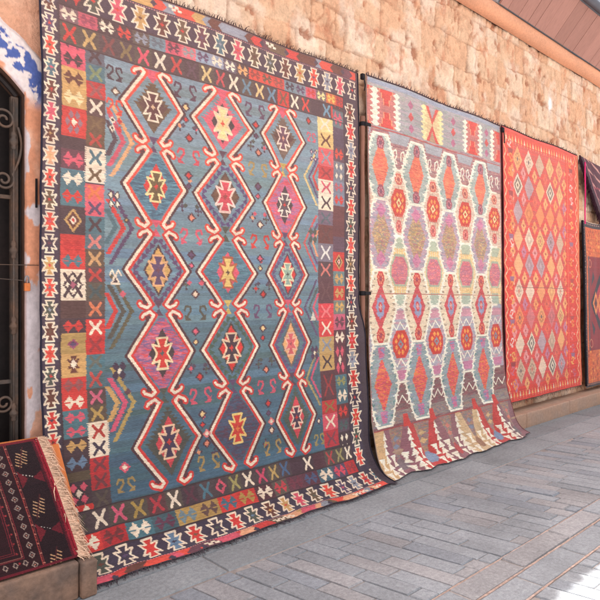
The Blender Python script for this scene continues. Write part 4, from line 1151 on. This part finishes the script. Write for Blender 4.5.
    # upper wall above the ledge, set back
    mb = MB(); mb.box((-2.2,.02,4.70),(6.02,.40,5.38)); u = mb.build('upper_wall', M_RENDER, root); u.location = -np.array(root.location)
    mb = MB(); mb.box((-2.2,.20,0),(14,.62,4.70)); u = mb.build('wall_core', M_RENDER, root)
    # core must leave the door recess free
    me = u.data; me.clear_geometry()
    mb = MB(); mb.box((-2.2,.21,0),(-.10,.6,4.69)); mb.box((1.18,.21,0),(14,.6,4.69)); mb.box((-.10,.21,2.9),(1.18,.6,4.69)); mb.box((-.10,.40,0),(1.18,.6,2.9))
    me.from_pydata(mb.v, [], mb.f); u.location = -np.array(root.location)
    # clay tile coping: barrel tiles whose round ends scallop the sunlit edge of the street
    mb = MB(); n = 0; x = -2.2
    while x < 6.0:
        r = .075; pts = []; m = 10
        for (y, z) in ((-.30,5.40),(.42,5.62)):
            for k in range(m+1):
                q = PI*k/m; pts.append((x+r+r*math.cos(q), y+random.uniform(-.012,.012)*(y < 0), z+r*math.sin(q)))
        fs = [(k, k+1, m+1+k+1, m+1+k) for k in range(m)]+[tuple(range(m+1))]
        mb.add(pts, fs); x += .152
    mb.box((-2.2,-.24,5.385),(6.0,.42,5.40))
    t = mb.build('coping_tiles', M_TILE, root); t.location = -np.array(root.location)
    return root
stone_wall()

# ------------------------------------------------------------------ plank-clad overhang top right with gutter
def overhang():
    root = empty('overhanging_bay', (9,0,4.7), 'brownish plank clad overhang jutting out above the orange ledge', 'building')
    L = np.array(root.location)
    mb = MB(); x = 6.08; rng = np.random.default_rng(3)
    A = np.array((0,-.112,4.690)); B = np.array((0,-.43,5.06))
    while x < 13.5:
        w = rng.uniform(.16,.30); g = .006; j = rng.uniform(-.004,.004)
        base = lin((168,124,112))*rng.uniform(.86,1.12)
        nrm = np.array((0,-.72,-.69))
        p = [A+(x+g,0,0), A+(x+w,0,0), B+(x+w,0,0), B+(x+g,0,0)]
        f = [q+nrm*(.012+j) for q in p]; b = [q-nrm*.012 for q in p]
        mb.add([q-L for q in f+b], [(0,1,2,3),(0,4,5,1),(1,5,6,2),(2,6,7,3),(3,7,4,0)], tuple(base))
        x += w
    mb.build('plank_cladding', M_PLANK, root)
    mb = MB(); bp = [(6.06,-.085,4.71),(13.5,-.085,4.71),(13.5,-.41,5.08),(6.06,-.41,5.08),(6.06,.4,4.74),(13.5,.4,4.74),(13.5,.4,5.08),(6.06,.4,5.08)]
    mb.add([np.array(q)-L for q in bp], [(0,1,2,3),(0,3,7,4),(1,5,6,2),(4,7,6,5),(0,4,5,1)]); mb.build('bay_side', M_PLWALL, root)
    mb = MB(); mb.box(np.array((6.06,-.44,5.08))-L, np.array((13.5,.4,6.3))-L); mb.build('bay_wall', M_PLWALL, root)
    g = empty('gutter', (9,-.5,5.06), 'dark grey gutter along the outer edge of the plank overhang', 'gutter')
    L2 = np.array(g.location); mb = MB()
    m = 10; xs = [5.98, 13.5]; pts = []
    for x in xs:
        for k in range(m+1):
            q = PI+PI*k/m; pts.append(np.array((x, -.49+.055*math.cos(q), 5.10+.055*math.sin(q)))-L2)
    mb.add(pts, [(k, k+1, m+1+k+1, m+1+k) for k in range(m)]+[tuple(range(m+1))]); mb.build('trough', M_GUTTER, g, True)
    for x in np.arange(6.4, 13, .9):
        mb = MB(); mb.tube([np.array((x,-.44,5.13))-L2, np.array((x,-.55,5.13))-L2, np.array((x,-.555,5.04))-L2], .008, 6); mb.build('bracket', M_GUTTER, g)
overhang()

# ------------------------------------------------------------------ iron door
def iron_door():
    root = empty('iron_door', (.54,.12,.19), 'dark iron grille door with scrollwork under the arch at the left edge', 'door')
    L = np.array(root.location)
    def B(mb, lo, hi, bev=0): mb.box(np.array(lo)-L, np.array(hi)-L, bev)
    mb = MB(); B(mb, (-.062,.16,.19), (1.142,.19,2.9)); mb.build('back_panel', M_DARKIRON, root)
    for x in (-.05,.53,1.088): 
        mb = MB(); B(mb, (x-.004,.045,.20), (x+.036,.075,2.58 if x != .53 else 2.84), .004); mb.build('stile', M_IRON, root)
    mb = MB(); B(mb, (1.134,.06,.19), (1.150,.16,2.60), .003); B(mb, (-.070,.06,.19), (-.054,.16,2.60), .003)
    pts = []
    for t in np.linspace(R(41), R(139), 30): pts.append(np.array((.54+.760*math.cos(t), .05, 2.087+.760*math.sin(t)))-L)
    mb.tube(pts, .014, 6); mb.build('outer_frame', M_DARKIRON, root)
    for z in (.30,1.02,2.02): 
        mb = MB(); B(mb, (-.04,.048,z), (1.115,.066,z+.022), .003); mb.build('rail', M_IRON, root)
    # vertical bars with turned collars
    for x in (.04,.20,.36,.70,.85,1.000,1.094):
        mb = MB(); mb.tube([np.array((x,.030,.22))-L, np.array((x,.030,2.56))-L], .0075, 8)
        for z in (.86,1.33,1.74,2.33):
            mb.lathe([(.008,-.045),(.016,-.035),(.012,-.022),(.022,-.008),(.024,0),(.022,.008),(.012,.022),(.018,.035),(.008,.055)], np.array((x,.030,z))-L, 10)
        mb.build('bar', M_IRON, root, True)
    # scrolls
    def scroll(cx, cz, s, flip, vert=1):
        p = []
        for k in range(46):
            t = k/45; an = t*3.2*PI; r = .012+.052*s*t
            p.append(np.array((cx+flip*r*math.cos(an), .030, cz+vert*r*math.sin(an)))-L)
        e = p[-1]; 
        for k in range(1,14): p.append(e+np.array((-flip*.045*math.sin(k/13*PI*.8), 0, -vert*.020*k)))
        mb = MB(); mb.tube(p, .0075, 6); mb.build('scroll', M_IRON, root, True)
    for x in (1.045,.62,.44,.0):
        scroll(x, 2.44, 1.0, 1 if x > .5 else -1); scroll(x, 2.12, .8, -1 if x > .5 else 1, -1)
        scroll(x, .62, .9, 1 if x > .5 else -1); scroll(x, .92, .8, 1 if x > .5 else -1, -1)
    mb = MB()
    for zz in (.24,.34): mb.tube([np.array((x_, .09, .19+zz))-L for x_ in (0,1.08)], .006, 6)
    mb.build('lower_rail', M_IRON, root)
    # padlock on the jamb
    pl = empty('padlock', (1.147,-.012,1.545), 'small brass padlock hanging on the door jamb beside the largest kilim', 'padlock')
    mb = MB(); mb.box((-.014,-.009,-.024),(.018,.009,.020), .003); mb.build('body', M_BRASS, pl)
    mb = MB(); mb.tube([(-.008,0,.018),(-.009,0,.042),(-.004,0,.056),(.004,0,.058),(.011,0,.050),(.012,0,.018)], .0035, 6); mb.build('shackle', M_STEEL, pl, True)
    w = MB()
    w.tube([(x, -.004-.006*math.sin(x*3), 1.668-.008*math.sin((x-.2)*2.6)) for x in np.linspace(-.05,1.215,26)], .0022, 5)
    tag(w.build('wire', M_IRON), 'thin wire stretched level across the door above the padlock', 'wire')
    w = MB()
    w.tube([(x, .0, 1.60+.030*math.cos((x-.6)*2.4)-.03) for x in np.linspace(-.05,1.147,26)], .0022, 5)
    tag(w.build('wire', M_IRON), 'lower sagging wire across the door leading to the padlock', 'wire')
    hk = MB(); hk.box((1.196,-.008,1.98),(1.207,.0,2.14), .002)
    tag(hk.build('wall_bracket', M_BLACK), 'narrow black iron bracket on the plaster beside the largest kilim', 'bracket')
iron_door()

# doorstep
step = empty('doorstep', (.5,-.3,0), 'worn stone doorstep under the small dark red rug', 'step')
Ls = np.array(step.location)
def stone_block(name, lo, hi, mat, parent, Lo, seed, amp=.006, res=.02):
    """box with softly worn, uneven faces"""
    import bmesh
    bm = bmesh.new(); bmesh.ops.create_cube(bm, size=1)
    for v in bm.verts: v.co = [(lo[i]+hi[i])/2+v.co[i]*(hi[i]-lo[i]) for i in range(3)]
    bmesh.ops.bevel(bm, geom=list(bm.edges), offset=.012, segments=3, affect='EDGES', profile=.5)
    L = max(hi[0]-lo[0], .1); cuts = int(L/.05)
    xs = [lo[0]+L*k/cuts for k in range(1, cuts)]
    for x in xs:
        bmesh.ops.bisect_plane(bm, geom=bm.verts[:]+bm.edges[:]+bm.faces[:], plane_co=(x,0,0), plane_no=(1,0,0))
    for k in (.33,.66):
        z = lo[2]+(hi[2]-lo[2])*k; bmesh.ops.bisect_plane(bm, geom=bm.verts[:]+bm.edges[:]+bm.faces[:], plane_co=(0,0,z), plane_no=(0,0,1))
    for v in bm.verts:
        a = np.array([v.co.x*9]), np.array([v.co.z*14+v.co.y*5])
        v.co.y += amp*float(fbm(a[0], a[1], seed, 3)[0]); v.co.z += amp*.6*float(fbm(a[0]+7, a[1], seed+3, 3)[0])*(1 if v.co.z > .02 else 0)
        v.co = [v.co[i]-Lo[i] for i in range(3)]
    me = bpy.data.meshes.new(name); bm.to_mesh(me); bm.free(); me.materials.append(mat)
    me.polygons.foreach_set('use_smooth', [True]*len(me.polygons)); 
    return link(bpy.data.objects.new(name, me), parent)
stone_block('slab', (-.7,-.50,0), (1.232,.16,.188), M_STEP, step, Ls, 1)
stone_block('end_stone', (1.237,-.520,0), (1.318,-.08,.183), M_STEP, step, Ls, 4)

# wooden pole between the two largest rugs, with its black ties
pole = empty('wooden_pole', (3.885,-.040,0), 'brown wooden pole standing in the gap between the blue kilim and the pale kilim', 'pole')
mb = MB(); mb.tube([(.004*math.sin(z*2),0,z) for z in np.linspace(.0,3.02,30)], [.021+.0015*math.sin(z*9) for z in np.linspace(0,3.02,30)], 12); mb.build('shaft', M_WOOD, pole, True)
for z in (1.515, 2.955):
    mb = MB(); mb.lathe([(.0215,-.02),(.027,-.016),(.028,0),(.027,.016),(.0215,.02)], (0,0,z), 14); mb.box((.0,-.034,z-.014),(.075,-.024,z+.014), .003); mb.build('strap', M_BLACK, pole, True)
# black tie at the top corner, pink yarn by the purple carpet
mb = MB(); mb.box((-.014,-.018,-.03),(.020,.012,.02), .007); mb.tube([(0,-.02,-.02),(.005,-.03,-.08),(.0,-.025,-.13)], .005, 6)
t = mb.build('black_tie', M_BLACK); t.location = (3.875,-.045,3.36); tag(t, 'black cloth tie knotted at the top corner where blue and pale kilims meet', 'tie')
mb = MB(); mb.box((-.020,-.018,-.035),(.024,.012,.02), .007); mb.tube([(0,-.02,-.02),(-.006,-.03,-.09),(.004,-.025,-.16)], .006, 6)
t = mb.build('black_tie', M_BLACK); t.location = (6.262,-.045,3.36); tag(t, 'black cloth tie knotted at the top corner where pale and red kilims meet', 'tie')
mb = MB(); mb.tube([(.006*math.sin(z*11),0,z) for z in np.linspace(-.02,-.86,24)], .009, 6)
t = mb.build('pink_yarn', M_PINK); t.location = (8.43,-.10,3.33); tag(t, 'bright pink yarn hanging down beside the red kilim under the plum carpet', 'yarn')

# ------------------------------------------------------------------ ground
def quad(name, x0, y0, x1, y1, z, mat):
    mb = MB(); mb.add([(x0,y0,z),(x1,y0,z),(x1,y1,z),(x0,y1,z)], [(0,1,2,3)])
    return tag(mb.build(name, mat), kind='structure')
quad('ground', -400, -400, 400, 400, -.03, M_MORTAR)
# mortar bed under the pavers
quad('mortar_bed', -6, -9, 18, .2, -.007, M_MORTAR)
def paving():
    mb = MB(); rng = np.random.default_rng(77)
    ang = R(9.0)                         # the rows run towards the street, a little askew
    d = np.array((math.sin(ang), -math.cos(ang))); p = np.array((math.cos(ang), math.sin(ang)))
    def brick(corners, base, zj=.0018, ch=.007, inset=.0):
        cc = np.array(corners); cen = cc.mean(0); tz = rng.normal(0, .0012, 4)+rng.normal(0, zj)
        vs = []
        top = []
        for q, t in zip(cc, tz):
            dd = (cen-q)/np.linalg.norm(cen-q); e = q+dd*ch*rng.uniform(.8,1.5)
            top.append((e[0], e[1], t)); 
        low = [(q[0], q[1], -.012) for q in cc]; mid = [(q[0]*.0+ (q+ (cen-q)/np.linalg.norm(cen-q)*ch*.35)[0], (q+(cen-q)/np.linalg.norm(cen-q)*ch*.35)[1], -.004) for q in cc]
        mb.add(top+mid+low, [(0,1,2,3)]+[(i,4+i,4+(i+1)%4,(i+1)%4) for i in range(4)]+[(4+i,8+i,8+(i+1)%4,4+(i+1)%4) for i in range(4)], tuple(base))
    def tone():
        h = rng.random(); v = rng.uniform(.89, 1.08)
        c = lin((147,152,158)) if h < .5 else lin((153,153,156)) if h < .85 else lin((142,148,156))
        return c*v
    # rows
    y_start = -.765
    for y0, y1 in ((-.77,-1.685),(-2.015,-8.5)):
        span = abs(y1-y0)/abs(d[1])
        r = 0; s = -5.0
        while s < 16:
            w = rng.uniform(.112,.142)
            t = -rng.uniform(0,.4)
            while t < span:
                L = rng.uniform(.26,.46); g = .0032
                o = np.array((s, y0))
                ta, tb = max(t, 0)+g, min(t+L, span)-g
                if tb-ta > .04:
                    # clip ends to lines parallel to the wall (end cut follows y)
                    def pt(ss, tt): return (o[0]+(ss)+d[0]*tt, y0+d[1]*tt)
                    q = [pt(g, ta), pt(g, tb), pt(w-g, tb), pt(w-g, ta)]
                    if q[0][0] > -5 and (abs(q[0][0]) < 16): brick(q, tone())
                t += L
            s += w
    # channel stones laid lengthwise
    for ya, yb in ((-1.695,-1.835),(-1.855,-2.005)):
        x = -5
        while x < 16:
            L = rng.uniform(.38,.6); g = .006
            brick([(x+g,ya),(x+g,yb),(x+L-g,yb),(x+L-g,ya)], tone()*.97); x += L
    tag(mb.build('paving', M_PAVE), kind='structure')
    # smooth slab strip along the wall foot
    mb2 = MB(); mb_ = mb
    x = -5
    def slab(x, L, ya, yb):
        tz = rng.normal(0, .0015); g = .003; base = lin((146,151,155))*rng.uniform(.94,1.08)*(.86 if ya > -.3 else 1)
        n = max(2, int(L/.1)); ch = .006
        cs = [(x+g,ya),(x+g,yb),(x+L-g,yb),(x+L-g,ya)]
        top = [(x+g+ch,ya-ch),(x+g+ch,yb+ch),(x+L-g-ch,yb+ch),(x+L-g-ch,ya-ch)]
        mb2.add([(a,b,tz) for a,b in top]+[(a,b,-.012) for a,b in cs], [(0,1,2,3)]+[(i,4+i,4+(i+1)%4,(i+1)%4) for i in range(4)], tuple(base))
    while x < 16:
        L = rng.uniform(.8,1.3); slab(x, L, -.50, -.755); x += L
    x = -5.4
    while x < 16:
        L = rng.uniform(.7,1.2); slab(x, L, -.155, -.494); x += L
    tag(mb2.build('gutter_slabs', M_PAVE), kind='structure')
paving()
# reddish mortar lines in the channel
mb = MB()
for y in (-1.690,-1.845,-2.010):
    xs = np.arange(-5, 16, .06); a = y-.006+.0022*np.array([random.uniform(-1,1) for _ in xs]); b = y+.006+.0022*np.array([random.uniform(-1,1) for _ in xs])
    mb.add([(x_,q,-.0035) for x_,q in zip(xs,a)]+[(x_,q,-.0035) for x_,q in zip(xs,b)], [(i,i+1,len(xs)+i+1,len(xs)+i) for i in range(len(xs)-1)])
tag(mb.build('channel_joints', mat_simple('clay_joint', (176,154,144), rough=.95, scale=40, var=.35, bump=.4, dist=.004)), kind='structure')
# kerb along the wall foot
x = 1.36; k = 0
while x < 14:
    L = [.95,1.25,1.35,1.1,.48,.95,1.15,1.4][k % 8]
    if x < 3.9: hk_ = .09; L = min(L, max(.3, 3.98-x))
    else: hk_ = .165
    o = stone_block('kerb', (x+.003,-.215 if hk_ > .12 else -.13,-.01), (x+L-.003,.02,hk_), M_KERB, None, (0,0,0), 20+k); tag(o, kind='structure')
    x += L; k += 1

# ------------------------------------------------------------------ camera, light, world
cam = bpy.data.objects.new('camera', bpy.data.cameras.new('camera')); link(cam)
cam.location = (0, -3.4, 1.5); cam.data.sensor_width = 36; cam.data.lens = 36
cam.data.clip_end = 2000; cam.data.clip_start = .05
cam.rotation_euler = (R(90), 0, -(PI/2-R(46.8)))
cam.data.shift_y = -5/600
scene.camera = cam

el, az = 71.47, 8.0     # sun high behind the wall
s = np.array((math.cos(R(el))*math.sin(R(az)), math.cos(R(el))*math.cos(R(az)), math.sin(R(el))))
sun = bpy.data.objects.new('sun', bpy.data.lights.new('sun', 'SUN')); link(sun)
sun.data.energy = 12.0; sun.data.angle = R(.5); sun.data.color = (1, .95, .88)
from mathutils import Vector
sun.rotation_euler = Vector(-s).to_track_quat('-Z', 'Y').to_euler()
w = bpy.data.worlds.new('World'); scene.world = w; w.use_nodes = True
nt = w.node_tree; bg = nt.nodes['Background']
sky = nt.nodes.new('ShaderNodeTexSky'); sky.sky_type = 'NISHITA'; sky.sun_disc = False
sky.sun_elevation = R(el); sky.sun_rotation = R(az); sky.dust_density = 4.0; sky.air_density = .8; sky.ozone_density = .6
hs = nt.nodes.new('ShaderNodeHueSaturation'); hs.inputs['Saturation'].default_value = .30
mt = nt.nodes.new('ShaderNodeVectorMath'); mt.operation = 'MULTIPLY'; mt.inputs[1].default_value = (1.09, 1.0, .93)
nt.links.new(sky.outputs[0], hs.inputs['Color']); nt.links.new(hs.outputs[0], mt.inputs[0]); nt.links.new(mt.outputs[0], bg.inputs[0])
bg.inputs[1].default_value = .45
scene.view_settings.view_transform = 'Standard'; scene.view_settings.look = 'None'
scene.view_settings.exposure = 0; scene.view_settings.gamma = 1
scene.cycles.max_bounces = 6; scene.cycles.diffuse_bounces = 3
